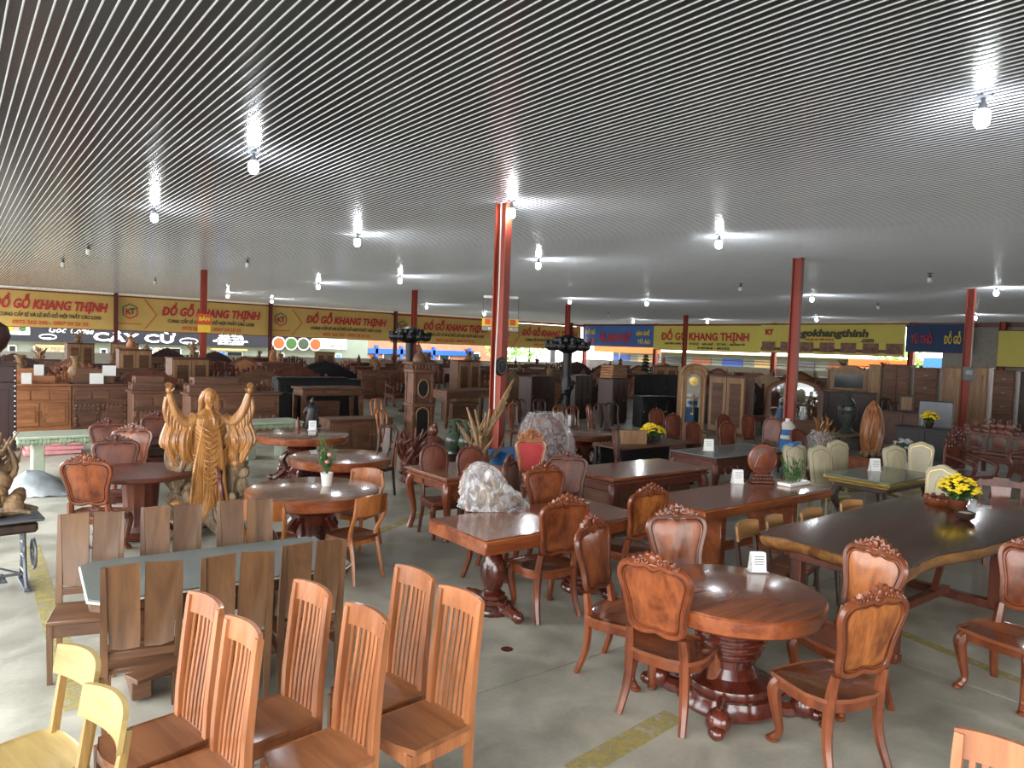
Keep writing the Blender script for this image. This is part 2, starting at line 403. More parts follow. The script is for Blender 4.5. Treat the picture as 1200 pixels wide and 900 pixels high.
floor_line([(2.8, 2.9), (3.8, 3)], .17)
floor_line([(4.24, 8.14), (8.19, 10.42)], .15)
floor_line([(6.68, 2.95), (6.43, 1.82)], .12)
mb = MB(); mb.lathe([(.045, 0), (.05, .004), (.03, .006), (.0, .006)], 14); mb.out('drain_cover', 'carved2', fl, loc=(*(3.5, 4.44), .001))

cl = bpy.data.objects.new('ceiling', None); C.objects.link(cl); struct(cl); cl.location = (0, 0, CE)
# one ceiling panel: three flat pans, each ending in a small rounded rib
PW = .288
pm = MB(); L0, L1 = -10.0, 53.4
prof = []
for k in range(3):
    x = k * PW / 3
    prof += [(x, 0), (x + .068, 0)]
    pm.cur = 0; pm.add([(x, L0, 0), (x + .081, L0, 0), (x + .081, L1, 0), (x, L1, 0)], [(0, 1, 2, 3)])
    pm.cur = 1; q = [(x + .081, 0), (x + .0815, -.005), (x + .084, -.007), (x + .093, -.007), (x + .0955, -.005), (x + .096, 0)]
    pm.add([(u, y, w) for u, w in q for y in (L0, L1)], [(2 * i, 2 * i + 2, 2 * i + 3, 2 * i + 1) for i in range(5)])
pme = pm.mesh('ceiling_panel', ['panel', 'rib'], 60)
for i in range(-9, 176): inst('ceiling_panel', pme, cl, (i * PW, 0, 0))
struct(MB().box((24, 21.7, CE + .2), (53.2, 63.6, .1), 0).out('trim_1', 'panel', smooth=0))     # roof deck over the panels
# cornice gutter and dark beam where the ceiling ends at the left and right sides
struct(MB().box((22, YL - .3, 4.9), (57, .12, .1)).out('trim_2', 'white'))
struct(MB().box((22, YL - .1, 4.78), (57, .2, .18)).out('trim_3', 'beam'))
struct(MB().box((XR + .1, 22, 4.8), (.2, 64, .28)).out('trim_4', 'beam'))
# low boundary walls under the openings
M['wallgrey'] = plain('grey plaster', (150, 146, 138), .8)
struct(MB().box((22, YL + .3, .55), (57, .15, 1.1)).out('wall_left', 'wallgrey'))
struct(MB().box((XR + .4, 22, .75), (.15, 62, 1.5)).out('wall_right', 'wallgrey'))
struct(MB().box((28, -9.2, 2.45), (44.4, .2, 4.9)).out('wall_added_right', 'wallgrey')).name = 'wall_added_rear'  # added wall out of view, keeps rear skylight off the right side
bmB = MB(); bmB.box((XR + .2, 14.2, 2.6), (.12, 11.2, 4.6)); struct(bmB.out('wall_back', 'wallgrey'))

def column(x, y, label, h=CE, s=.24, deg=0, mat='redpaint'):
    mb = MB(); w = s / 2
    for sy in (-1, 1): mb.box((0, sy * (w - .012), h / 2), (s * .82, .024, h), .003)
    mb.box((0, 0, h / 2), (.03, s - .04, h), .003)
    for z in (.02,): mb.box((0, 0, z), (s * 1.7, s * 1.7, .03))
    t = thing('steel_column', label, 'column', (x, y, 0), deg)
    mb.out('post', mat, t)
    b = MB()
    for a in (-1, 1):
        for c in (-1, 1): b.tube([(a * s * .68, c * s * .68, .02), (a * s * .68, c * s * .68, .06)], .014, 6)
    b.out('bolt_set', 'metal', t)
    return t
c_near = column(7.85, 10.5, 'red oxide steel column with a hanging sign frame, in the middle of the hall', deg=20)
c_n2 = column(17.3, 10.4, 'bare red steel column standing behind the white jug', deg=12)
c_n3 = column(27.6, 10.1, 'red steel column with a grey meter box, beside the row of tall cupboards', deg=8)
c_l1 = column(7.8, 29.6, 'thin red column with a small orange poster, behind the raised arm figure')
c_l2 = column(17.6, 30.4, 'red column rising behind the carved wooden clock tower')
c_l3 = column(28.0, 31.0, 'red column rising out of the dark carved lotus urn')
c_l4 = column(39.0, 31.4, 'red column just left of the arched grandfather clock')
for px_, lab in ((8.43, 'left wall post between the first and second yellow banner'), (18.32, 'left wall post between the second and third yellow banner'),
                 (28.46, 'left wall post left of the hanging dark lotus carving'), (38.6, 'left wall post at the joint of the two far yellow banners'), (47.6, 'left wall post beside the hall corner')):
    column(px_, YL - .9, lab, s=.26, mat='beam')
for yy, lab in ((43.25, 'right wall post between the blue and the lemon yellow banner'), (52.35, 'right wall post in the hall corner beside the blue banner'), (31.5, 'right wall post seen under the plain yellow banner'), (21.5, 'right wall post at the end of the furniture photo banner'), (16.36, 'pale red right wall post near the right edge of the picture')):
    column(XR - .3, yy, lab, s=.34)

# ---------------------------------------------------------------- banners
M['bany'] = plain('orange yellow banner cloth', (206, 170, 96), .6, var=.06, scale=1)
M['bany2'] = plain('lemon yellow banner cloth', (212, 198, 96), .6, var=.04, scale=1)
M['banblue'] = plain('blue banner cloth', (58, 104, 172), .6, var=.05)
M['bandark'] = plain('navy banner cloth', (24, 56, 100), .6)
M['inkred'] = plain('red print', (186, 44, 50), .6, var=.02)
M['inkorange'] = plain('orange red print', (214, 84, 40), .6, var=.02)
M['inkgreen'] = plain('dark green print', (30, 90, 66), .6, var=.02)
M['inkblack'] = plain('black print', (44, 40, 40), .6, var=.02)
M['inkgrey'] = plain('dark grey print', (74, 70, 50), .6, var=.02)
M['inkwhite'] = plain('white print', (240, 240, 240), .6, var=.02)
M['inkyellow'] = plain('yellow print', (236, 200, 60), .6, var=.02)
M['photo'] = plain('printed furniture photos', (128, 92, 80), .6, var=.5, scale=3)
LW = (pi / 2, 0, 0)              # text on the left side wall, read from inside the hall
RW = (pi / 2, 0, -pi / 2)        # text on the right side wall
def hexlogo(parent, loc, rot, s):
    o = bpy.data.objects.new('logo', None); C.objects.link(o); o.parent = parent; o.location = loc; o.rotation_euler = rot
    for nm, mt, a0, a1 in (('hexagon_outline', 'inkgreen', 1, 4), ('hexagon_outline', 'inkred', 4, 7)):
        mb = MB()
        for k in range(a0, a1):
            p = [(r * cos(rad(30 + 60 * q)), r * sin(rad(30 + 60 * q))) for q in (k - 1, k) for r in (s, s * .86)]
            mb.add([(x, y, z) for z in (0, .01) for x, y in p], [(0, 1, 3, 2), (4, 6, 7, 5), (0, 4, 5, 1), (2, 3, 7, 6), (0, 2, 6, 4), (1, 5, 7, 3)])
        mb.out(nm, mt, o, smooth=0)
    text('K', s * .95, 'inkred', o, (-s * .22, -s * .38, .01), (0, 0, 0), bold=.02)
    text('T', s * .95, 'inkgreen', o, (s * .28, -s * .28, .01), (0, 0, 0), bold=.02)
def banner_left(x0, x1, z0, z1, label, logo=True):
    w = x1 - x0; h = z1 - z0
    t = thing('shop_banner', label, 'banner', (x0, YL - .62, 0))
    mb = MB(); n = 14; vs = []
    for i in range(n + 1):
        x = w * i / n; y = .02 * sin(i * 1.7)
        vs += [(x, y, z0), (x, y, z1)]
    mb.add(vs, [(2 * i, 2 * i + 2, 2 * i + 3, 2 * i + 1) for i in range(n)])
    c = mb.out('cloth', 'bany', t, smooth=60)
    fr = MB()
    for z in (z0 - .02, z1 + .02): fr.box((w / 2, .04, z), (w, .05, .05))
    for x in (.02, w * .33, w * .66, w - .02): fr.box((x, .05, (z0 + z1) / 2), (.05, .04, h))
    fr.out('frame', 'beam', t)
    y = -.05
    if logo:
        hexlogo(c, (w * .17 * .62, y, z0 + h * .58), LW, h * .24)
        mb = MB(); mb.tube([(w * .19, y, z1 - .1), (w * .265, y, z0 + h * .5), (w * .19, y, z0 + .1)], .025, 4); mb.out('chevron', 'inkorange', c)
        mb = MB(); mb.box((w * .1, y, z0 + h * .2), (w * .15, .01, .06), 0); mb.out('underline', 'inkorange', c)
    cx = w * .62 if logo else w * .5
    text('ĐỒ GỖ KHANG THỊNH', h * .36, 'inkred', c, (cx, y, z0 + h * .52), LW, shear=.25, bold=.03, sx=w * .68 / (h * .36 * 11.2) if logo else w * .9 / (h * .36 * 11.2))
    text('CUNG CẤP SỈ VÀ LẺ ĐỒ GỖ NỘI THẤT CÁC LOẠI', h * .145, 'inkblack', c, (cx, y, z0 + h * .29), LW, shear=.15, bold=.008, sx=w * .64 / (h * .145 * 25))
    text('0972 265 245 - 0907 24 25 25', h * .15, 'inkorange', c, (cx, y, z0 + h * .08), LW, bold=.008)
    return t
zb = lambda a, b: (a, b)
EDG = [0.8, 8.24, 8.44, 17.88, 18.38, 27.98, 28.52, 38.1, 38.67, 49.11]
banner_left(EDG[0] - 1.5, EDG[1] + .2, 2.6, 4.74, 'yellow wall banner at the far left, cut off by the picture edge')
banner_left(EDG[2] - .2, EDG[3] + .25, 2.62, 4.74, 'yellow wall banner with hexagon logo above the black coffee shop sign')
banner_left(EDG[4] - .3, EDG[5] + .25, 2.6, 4.72, 'yellow wall banner with hexagon logo above the round food pictures')
banner_left(EDG[6] - .3, EDG[7] + .2, 2.5, 4.66, 'yellow wall banner behind the lotus carving and the clock tower')
banner_left(EDG[8], EDG[9], 2.42, 4.58, 'yellow wall banner nearest the hall corner, right of the big red column')

def banner_right(y0, y1, z0, z1, mat, label, X=XR - .5):
    """y0 is the end further from the camera (left in view)"""
    w = y0 - y1
    t = thing('shop_banner', label, 'banner', (X, y0, 0), -90)
    mb = MB(); n = 10; vs = []
    for i in range(n + 1):
        x = w * i / n; vs += [(x, .02 * sin(i * 2.1), z0), (x, .02 * sin(i * 2.1), z1)]
    mb.add(vs, [(2 * i, 2 * i + 2, 2 * i + 3, 2 * i + 1) for i in range(n)])
    c = mb.out('cloth', mat, t, smooth=60)
    fr = MB()
    for z in (z0 - .02, z1 + .02): fr.box((w / 2, .05, z), (w, .05, .05))
    fr.out('frame', 'beam', t)
    return c, w, z1 - z0
XB = XR - .5
Y0_, Y1_, Y2_, Y3_ = 52.23, 43.35, 32.6, 21.9
c, w, h = banner_right(Y0_, Y1_, 2.85, 4.74, 'banblue', 'blue wall banner with red capitals, second from the hall corner')
text('HÀ ANH PHÁT', h * .62, 'inkred', c, (w * .47, -.05, 2.85 + h * .2), LW, bold=.04, sx=.52 * w / (h * .62 * 7.4))
text('ĐỒ GỖ', h * .3, 'inkyellow', c, (w * .1, -.05, 2.85 + h * .58), LW, bold=.02, sx=.15 * w / (h * .3 * 3.3))
text('A 3', h * .4, 'inkorange', c, (w * .1, -.05, 2.85 + h * .12), LW, bold=.03)
text('BÀN GHẾ', h * .26, 'inkyellow', c, (w * .86, -.05, 2.85 + h * .55), LW, bold=.02, sx=.2 * w / (h * .26 * 4.9))
text('TỦ ÁO', h * .26, 'inkyellow', c, (w * .88, -.05, 2.85 + h * .15), LW, bold=.02)
c, w, h = banner_right(Y1_, Y2_, 2.68, 4.74, 'bany2', 'lemon yellow wall banner with large dark red capitals')
text('ĐỒ GỖ KHANG THỊNH', h * .42, 'inkred', c, (w * .5, -.05, 2.68 + h * .42), LW, bold=.03, sx=.88 * w / (h * .42 * 11.4))
text('CHUYÊN CUNG CẤP  ·  SỈ VÀ LẺ  ·  BÀN GHẾ  ·  TỦ THỜ  ·  GIƯỜNG TỦ', h * .1, 'inkblack', c, (w * .5, -.05, 2.68 + h * .23), LW, bold=.01, sx=.86 * w / (h * .1 * 37))
text('ĐT: 0972 265 245   -   0907 24 25 25', h * .1, 'inkblack', c, (w * .6, -.05, 2.68 + h * .07), LW, bold=.01)
c, w, h = banner_right(Y2_, Y3_ - .05, 2.72, 4.8, 'bany2', 'lemon yellow wall banner with a web address over a strip of furniture photos')
text('dogokhangthinh', h * .34, 'inkgrey', c, (w * .5, -.05, 2.72 + h * .6), LW, shear=.15, bold=.035, sx=.66 * w / (h * .34 * 7.7))
text('.com', h * .22, 'inkgrey', c, (w * .77, -.05, 2.72 + h * .42), LW, shear=.15, bold=.02)
text('KT', h * .24, 'inkred', c, (w * .07, -.05, 2.72 + h * .66), LW, bold=.04)
text('0972 265 245 - 0907 24 25 25', h * .085, 'inkred', c, (w * .45, -.05, 2.72 + h * .46), LW, bold=.01)
mb = MB(); mb.box((w / 2, -.035, 2.72 + h * .13), (w * .98, .01, h * .1), 0); mb.out('red_strip', 'carved2', c, smooth=0)
for k in range(7):
    mb = MB(); mb.box((w * (.07 + .145 * k), -.05, 2.72 + h * .22), (w * .1, .012, h * .34), 0); mb.out('printed_photo', 'photo', c, smooth=0)
c, w, h = banner_right(Y3_ - .1, Y3_ - 3.9, 3.05, 4.78, 'bandark', 'navy blue wall banner in shade right of the web address banner')
text('TỦ THỜ', .7, 'inkred', c, (w * .26, -.05, 3.6), LW, bold=.02, sx=.5)
text('ĐỒ GỖ', .7, 'inkyellow', c, (w * .74, -.05, 3.6), LW, bold=.02, sx=.42)
c, w, h = banner_right(Y3_ - 5.4, Y3_ - 13, 2.3, 4.4, 'bany2', 'shaded dull yellow banner behind the meter box column')
mb = MB(); mb.box((w * .42, -.05, 3.1), (1.4, .02, .9), 0); mb.out('printed_photo', 'bandark', c, smooth=0)

# ---------------------------------------------------------------- outside the hall
M['pavement'] = plain('pale outdoor concrete', (126, 122, 114), .8, var=.1, scale=.4)
g = struct(MB().box((60, 90, -.2), (260, 74, .1), 0).out('ground_outside', 'pavement', smooth=0)); g.name = 'floor_outside'
struct(MB().box((110, 0, -.2), (110, 110, .1), 0).out('floor_yard', 'pavement', smooth=0))
M['cafewall'] = plain('pale grey green wall', (136, 144, 130), .8, var=.05, scale=1)
M['blackboard'] = plain('black sign board', (36, 38, 48), .4, var=.1)
M['lightbox'] = plain('lit white lettering', (248, 250, 255), .5, var=.01, emit=1.2)
M['lightpanel'] = plain('lit white panel', (244, 246, 248), .5, var=.02, emit=.8)
M['window_dark'] = plain('dark shop window', (40, 48, 50), .15)
M['interior_lit'] = plain('lit shop interior', (196, 180, 150), .6, var=.5, scale=3, emit=.5)
M['bluewindow'] = plain('bright blue shop screen', (86, 130, 220), .5, var=.2, emit=1.0)
M['awning'] = plain('ochre awning', (206, 176, 116), .6)
YC = 60.0
cafe = thing('cafe_building', 'low grey green coffee shop behind the left side of the hall', 'building', (0, YC, 0))
mb = MB(); mb.box((12, 3, 1.7), (36, 6, 3.4), 0); mb.out('wall', 'cafewall', cafe, smooth=0)
x0, x1, x2, x3 = 1.37, 20.85, 25.14, 27.76
ZS0, ZS1 = 1.65, 3.09
sg = thing('coffee_shop_sign', 'long black lit sign reading CÂY CỪ under the yellow banners', 'sign', (0, YC - .3, 0))
mb = MB(); mb.box(((x0 + x1) / 2, 0, (ZS0 + ZS1) / 2), (x1 - x0, .2, ZS1 - ZS0)); bd = mb.out('board', 'blackboard', sg)
zc = ZS0 + .22
text('CÂY CỪ', .84, 'lightbox', bd, (10.91, -.14, ZS0 + .17), LW, bold=.025, sx=1.75)
text('Coffee', .6, 'lightbox', bd, (7.46, -.14, ZS0 + .62), LW, shear=.35, bold=.0, sx=.9)
text('Góc', .56, 'lightbox', bd, (5.96, -.14, ZS0 + .66), LW, shear=.35, bold=.0, sx=1.1)
for px_, s_ in ((5.46, 1), (14.66, 1.3)):
    mb = MB(); mb.tube([(px_ + .5 * s_ * cos(a), -.14, zc + .12 + .17 * s_ * sin(a)) for a in [k * pi / 8 for k in range(16)]], .035, 5, closed=True)
    mb.tube([(px_ - .3 * s_, -.14, zc + .02), (px_ + .2 * s_, -.14, zc + .02)], .03, 5); mb.out('cup_emblem', 'lightbox', bd)
for k, s_ in enumerate(('1. BÀN GHẾ - SALON', 'CÀ PHÊ - TRÀ SỮA', 'NƯỚC ÉP - SINH TỐ', 'ĐỒ ĂN SÁNG - CƠM TRƯA', 'MỞ CỬA MỖI NGÀY')):
    text(s_, .17, 'lightbox', bd, (17.8, -.14, ZS0 + 1.0 - k * .21), LW, bold=.01, sx=1.3)
mb = MB(); mb.box((3.31, -.12, (ZS0 + ZS1) / 2 + .15), (2.2, .05, .9)); pw = mb.out('white_panel', 'lightpanel', bd)
for k, mt in enumerate(('inkorange', 'yflower', 'pflower', 'green')):
    mb = MB(); mb.lathe([(.2, 0), (.2, .02), (0, .02)], 12); mb.out('fruit_picture', mt, pw, loc=(2.98 + .34 * k, -.16, (ZS0 + ZS1) / 2 + .1), rot=(pi / 2, 0, 0))
fs = thing('food_picture_sign', 'black sign with round food pictures under the third yellow banner', 'sign', (0, YC - .3, 0))
mb = MB(); mb.box(((x1 + .1 + x2) / 2, 0, (ZS0 + ZS1) / 2), (x2 - x1 - .2, .2, ZS1 - ZS0)); bd = mb.out('board', 'blackboard', fs)
for k, mt in enumerate(('inkorange', 'green', 'celadon', 'inkorange')):
    for r_, m2, dy in ((.56, 'paper', 0), (.46, mt, -.02)):
        mb = MB(); mb.lathe([(r_, 0), (r_, .03), (0, .03)], 20); mb.out('food_picture', m2, bd, loc=(21.68 + 1.06 * k, -.12 + dy, zc + .18), rot=(pi / 2, 0, 0))
mb = MB(); mb.box(((x2 + x3) / 2, -.02, (ZS0 + ZS1) / 2 + .05), (x3 - x2, .2, ZS1 - ZS0)); lp = mb.out('lit_panel', 'lightpanel', fs)
text('0937 84 07 05', .3, 'inkred', lp, ((x2 + x3) / 2, -.16, ZS0 + .2), LW, bold=.01)
for px0, px1, py, mt in ((3.23, 3.66, 1.2, 'window_dark'), (4.68, 6.92, 1.25, 'interior_lit'), (8.73, 9.11, 1.1, 'window_dark'),
                     (10.11, 11.31, 1.3, 'interior_lit'), (11.48, 11.77, 1.3, 'window_dark'), (11.83, 12.18, 1.3, 'bluewindow'),
                     (12.24, 12.71, 1.3, 'interior_lit'), (12.83, 14.17, 1.3, 'window_dark'), (15.16, 15.54, 1.1, 'window_dark'),
                     (16.63, 17.55, 1.15, 'bluewindow'), (17.62, 18.82, 1.15, 'window_dark'), (21.91, 22.28, 1.1, 'window_dark'),
                     (25.21, 26.78, 1.15, 'window_dark'), (26.86, 27.42, 1.15, 'bluewindow')):
    mb = MB(); wq = px1 - px0; xc = (px0 + px1) / 2
    for sx_ in (-1, 1): mb.box((xc + sx_ * wq / 2, -.05, py * .5 + .1), (.09, .14, py + .1))
    for z in (.1, py + .12): mb.box((xc, -.05, z), (wq + .09, .14, .08))
    if wq > 1.2: mb.box((xc, -.05, py * .5 + .1), (.05, .1, py))
    f_ = mb.out('window_frame', 'white', cafe)
    mb = MB(); mb.box((xc, -.02, py * .5 + .1), (wq, .05, py), 0); mb.out('pane', mt, f_, smooth=0)
for a, b_, z in ((4.71, 6.91, 1.35), (16.32, 18.94, 1.42)):
    mb = MB(); mb.box(((a + b_) / 2, -.5, z), (b_ - a, 1.0, .14)); mb.out('awning', 'awning', cafe)
# blue framed brick shop, trees and canopies further off
M['brickwall'] = plain('orange brick wall', (170, 112, 80), .8, var=.12, scale=2)
M['bluesteel'] = plain('bright blue steel', (22, 84, 176), .5)
YB = 78.0
bb = thing('blue_framed_shop', 'orange walled shop with bright blue steel frame beyond the left side wall', 'building', (0, YB, 0))
xa, xb, xc_ = 38.27, 53.79, 59.08
mb = MB(); mb.box(((xa + xc_) / 2, 2, 1.6), (xc_ - xa, 4, 3.2), 0); mb.out('wall', 'brickwall', bb, smooth=0)
mb = MB(); mb.box(((xa + xb) / 2, -.2, 1.38), (xb - xa, .3, .62)); mb.out('lintel', 'bluesteel', bb)
for q in (40.05, 43.37, 47.97, 53.4):
    mb = MB(); mb.box((q, -.2, 1), (.36, .3, 2.2)); mb.out('post', 'bluesteel', bb)
for q in (41.75, 46.73, 49.61, 54.35):
    mb = MB(); mb.box((q, -.06, .9), (1.6, .12, 1.3)); f_ = mb.out('window_frame', 'white', bb)
    mb = MB(); mb.box((q, -.13, .9), (1.3, .04, 1.0), 0); mb.out('pane', 'window_dark', f_, smooth=0)
def leaf_tree(x, y, r, h, label):
    t = thing('tree', label, 'tree', (x, y, -.15)); mb = MB(); mb.tube([(0, 0, 0), (.1, 0, h * .5), (0, .1, h * .8)], [.22, .1], 7); mb.out('trunk', 'bark', t)
    mb = MB(); R_ = random.Random(int(x * 7))
    for k in range(420):
        a, b2, q = R_.uniform(0, 2 * pi), R_.uniform(-1, 1), R_.uniform(.5, 1); s_ = math.sqrt(1 - b2 * b2)
        c_ = Vector((r * q * s_ * cos(a), r * q * s_ * sin(a), h * .75 + r * .7 * q * b2)); u = Vector((R_.gauss(0, 1), R_.gauss(0, 1), R_.gauss(0, 1))).normalized() * .3; v_ = u.orthogonal().normalized() * .18
        mb.add([c_ - u, c_ + v_, c_ + u, c_ - v_], [(0, 1, 2, 3)])
    o = mb.out('foliage', 'treeleaf', t, smooth=0); o['kind'] = 'stuff'
M['treeleaf'] = plain('bright leaf', (120, 160, 70), .6, var=.4, scale=20)
leaf_tree(*(54.81, 72), 2.6, 3.4, 'light green tree outside, seen just right of the big red column')
leaf_tree(*(65.16, 80), 3.0, 3.6, 'yellow green tree outside behind the hall corner banner')
leaf_tree(76, 34, 2.6, 3.2, 'green tree outside, behind the gap under the web address banner')
M['canopy'] = plain('orange tarpaulin', (196, 92, 16), .6, var=.05)
def canopy(x, y, w, z, mat, label, d=4):
    t = thing('shade_canopy', label, 'canopy', (x, y, 0), -90)
    mb = MB(); mb.box((0, 0, z), (w, d, .08)); mb.box((0, -d / 2, z - .35), (w, .05, .7)); mb.out('tarpaulin', mat, t)
    mb = MB()
    for a in (-1, 1):
        for b2 in (-1, 1): mb.tube([(a * w * .48, b2 * d * .46, -.15), (a * w * .48, b2 * d * .46, z)], .05, 6)
    mb.out('pole_frame', 'metal', t)
canopy(58, 52.76, 9.5, 2.95, 'canopy', 'orange canopy outside under the blue banner')
canopy(64, 29.5, 5, 2.4, 'canopy', 'orange canopy outside behind the bare red column')
M['bluetarp'] = plain('sky blue tarpaulin', (50, 110, 190), .6)
canopy(62, 23.61, 2.8, 2.7, 'bluetarp', 'small blue canopy outside under the navy banner')
canopy(70, 34.06, 1.4, 2.5, 'bluetarp', 'tiny blue canopy outside under the web address banner', d=2)
shop = thing('shop_row', 'long low pale shops across the yard beyond the right side wall', 'building', (84, 40, 0))
MB().box((0, 0, 1.15), (4, 80, 2.6), 0).out('wall', 'cafewall', shop, smooth=0)
MB().box((-1.5, 0, 2.5), (8, 82, .12), 0).out('roof', 'awning', shop, smooth=0)
for k in range(16): MB().box((-2.05, -37 + 5 * k, .95), (.1, 3.2, 1.9), 0).out('shutter', ('brickwall', 'window_dark', 'awning', 'bluesteel')[k % 4], shop, smooth=0)
# openings beyond the right wall are partly closed by dark rails
mb = MB()
for z in (1.95, 1.72): mb.box((XR + .3, 33, z), (.05, 30, .06))
tag(mb.out('railing', 'beam'), 'dark rail running along the right wall below the banners', 'railing')

# ---------------------------------------------------------------- furniture library (front of every piece looks along local +Y)
PROTOS = []
def proto(name, cat):
    t = thing(name, '', cat); PROTOS.append(t); return t
def foot4(fn):
    for sx_ in (-1, 1):
        for sy in (-1, 1): fn(sx_, sy)

def make_slat_chair():
    t = proto('dining_chair', 'chair')
    w, d, h = .168, .2, .46
    q = [(-w - .01, -d), (w + .01, -d), (w + .025, d - .03), (w * .5, d + .01), (0, d + .02), (-w * .5, d + .01), (-w - .025, d - .03)]
    mb = MB(); mb.prism(q, h - .03, h, lambda u, v, z: (u, v, z), inset=.03, bulge=-.006); mb.out('seat', 'slatseat', t)
    mb = MB()
    mb.box((0, d - .02, h - .065), (2 * w, .022, .07)); mb.box((0, -d + .01, h - .065), (2 * w, .022, .07))
    for a in (-1, 1): mb.box((a * w, 0, h - .065), (.022, 2 * d - .03, .07))
    mb.out('seat_frame', 'slat', t)
    for a in (-1, 1):
        m = MB(); m.tube([(a * w, d - .025, 0), (a * w, d - .025, h - .03)], [.017, .026], 4, up=(1, 0, 0)); m.out('leg', 'slat', t)
    # rear posts curve back above the seat
    ys = lambda z: -d + .0 - .03 * max(0, (.3 - z)) - .11 * max(0, z - .5) ** 1.25
    for a in (-1, 1):
        m = MB(); zz = [0, .2, .42, .6, .75, .9, 1.0, 1.07]
        P = []
        for z in zz: P.append((a * (w - .01), ys(z), z))
        m.tube(P, [.021, .025, .03, .026, .025, .024, .022], 4, up=(1, 0, 0)); m.out('back_post', 'slat', t)
    m = MB(); n = 10; pts = []
    arc = lambda u: -.03 * (1 - (u / w) ** 2)
    for i in range(n + 1):
        u = -w - .006 + (2 * w + .012) * i / n
        pts.append((u, arc(u)))
    vs = []
    for u, b in pts:
        for z, th in ((.985, .011), (1.085, .011)):
            zt = z + (.007 * (1 - (u / w) ** 2) if z > 1 else 0)
            vs += [(u, ys(zt) + b - th, zt), (u, ys(zt) + b + th, zt)]
    fs = []
    for i in range(n):
        o = 4 * i; p = o + 4
        fs += [(o, p, p + 2, o + 2), (o + 1, o + 3, p + 3, p + 1), (o, o + 1, p + 1, p), (o + 2, p + 2, p + 3, o + 3)]
    fs += [(0, 2, 3, 1), (4 * n, 4 * n + 1, 4 * n + 3, 4 * n + 2)]
    m.add(vs, fs); m.out('crest_rail', 'slat', t)
    for k in range(7):
        u = -w + .03 + (2 * w - .06) * (k + .5) / 7
        m = MB(); zz = [.45, .6, .75, .9, .965]
        m.tube([(u * .96, ys(z) + arc(u) * min(1, (z - .4) * 2), z) for z in [.45, .6, .75, .9, .995]], .0145, 4, flat=.55, up=(1, 0, 0)); m.out('slat', 'slat', t)
    return t

def make_plank_chair():
    t = proto('plank_back_chair', 'chair')
    w, d, h = .2, .2, .44
    MB().box((0, .0, h - .015), (2 * w + .02, 2 * d, .03), .006).out('seat', 'plankx', t)
    for a in (-1, 1): MB().box((a * (w - .015), .02, h - .075), (.022, 2 * d - .06, .09)).out('side_rail', 'plankx', t)
    MB().box((0, d - .03, h - .075), (2 * w - .05, .022, .09)).out('front_rail', 'plankx', t)
    for a in (-1, 1): MB().tube([(a * (w - .012), d - .03, 0), (a * (w - .012), d - .03, h - .03)], [.02, .027], 4, up=(1, 0, 0)).out('leg', 'plank', t)
    yb = lambda z: -d - .13 * max(0, z - .45) ** 1.1 - .04 * max(0, .3 - z)
    for a in (-1, 1):
        zz = [0, .25, .44, .7, 1.0, 1.07]
        MB().tube([(a * (w - .01 + .01 * z), yb(z), z) for z in zz], [.02, .026, .03, .026, .022, .018], 4, up=(1, 0, 0)).out('back_post', 'plank', t)
    for a in (-1, 1):
        m = MB(); z0, z1 = .56, 1.075
        out = [(a * .008, z0 + .05), (a * .012, z0), (a * .1, z0 - .008), (a * (w - .03), z0 + .012), (a * (w - .005), z1 - .006), (a * .014, z1 + .004)]
        if a < 0: out = out[::-1]
        m.prism(out, -.011, .011, lambda u, v, q: (u, yb(v) + q + .012, v), inset=.03, bulge=-.003)
        m.out('back_plank', 'plank', t)
    MB().box((0, yb(.53) + .005, .52), (2 * w - .04, .02, .05)).out('lower_rail', 'plankx', t)
    return t

def cabriole(a, d, w, h, m, r=1.0):
    P = spline([(a * (w - .01), d, h - .02), (a * (w + .012), d + .02, h * .8), (a * (w - .004), d + .004, h * .45), (a * (w - .016), d - .008, h * .2), (a * (w - .004), d + .02, .035), (a * w, d + .035, .018)], 4)
    m.tube(P, [.038 * r, .042 * r, .031 * r, .023 * r, .027 * r, .022 * r], 8)
    m.ball((a * w, d + .03, .02), (.032 * r, .044 * r, .022), 8, 5)
    m.spiral((a * (w + .012) , d + .028, h * .82), .022, 1.1, .006, 1, 'yz')

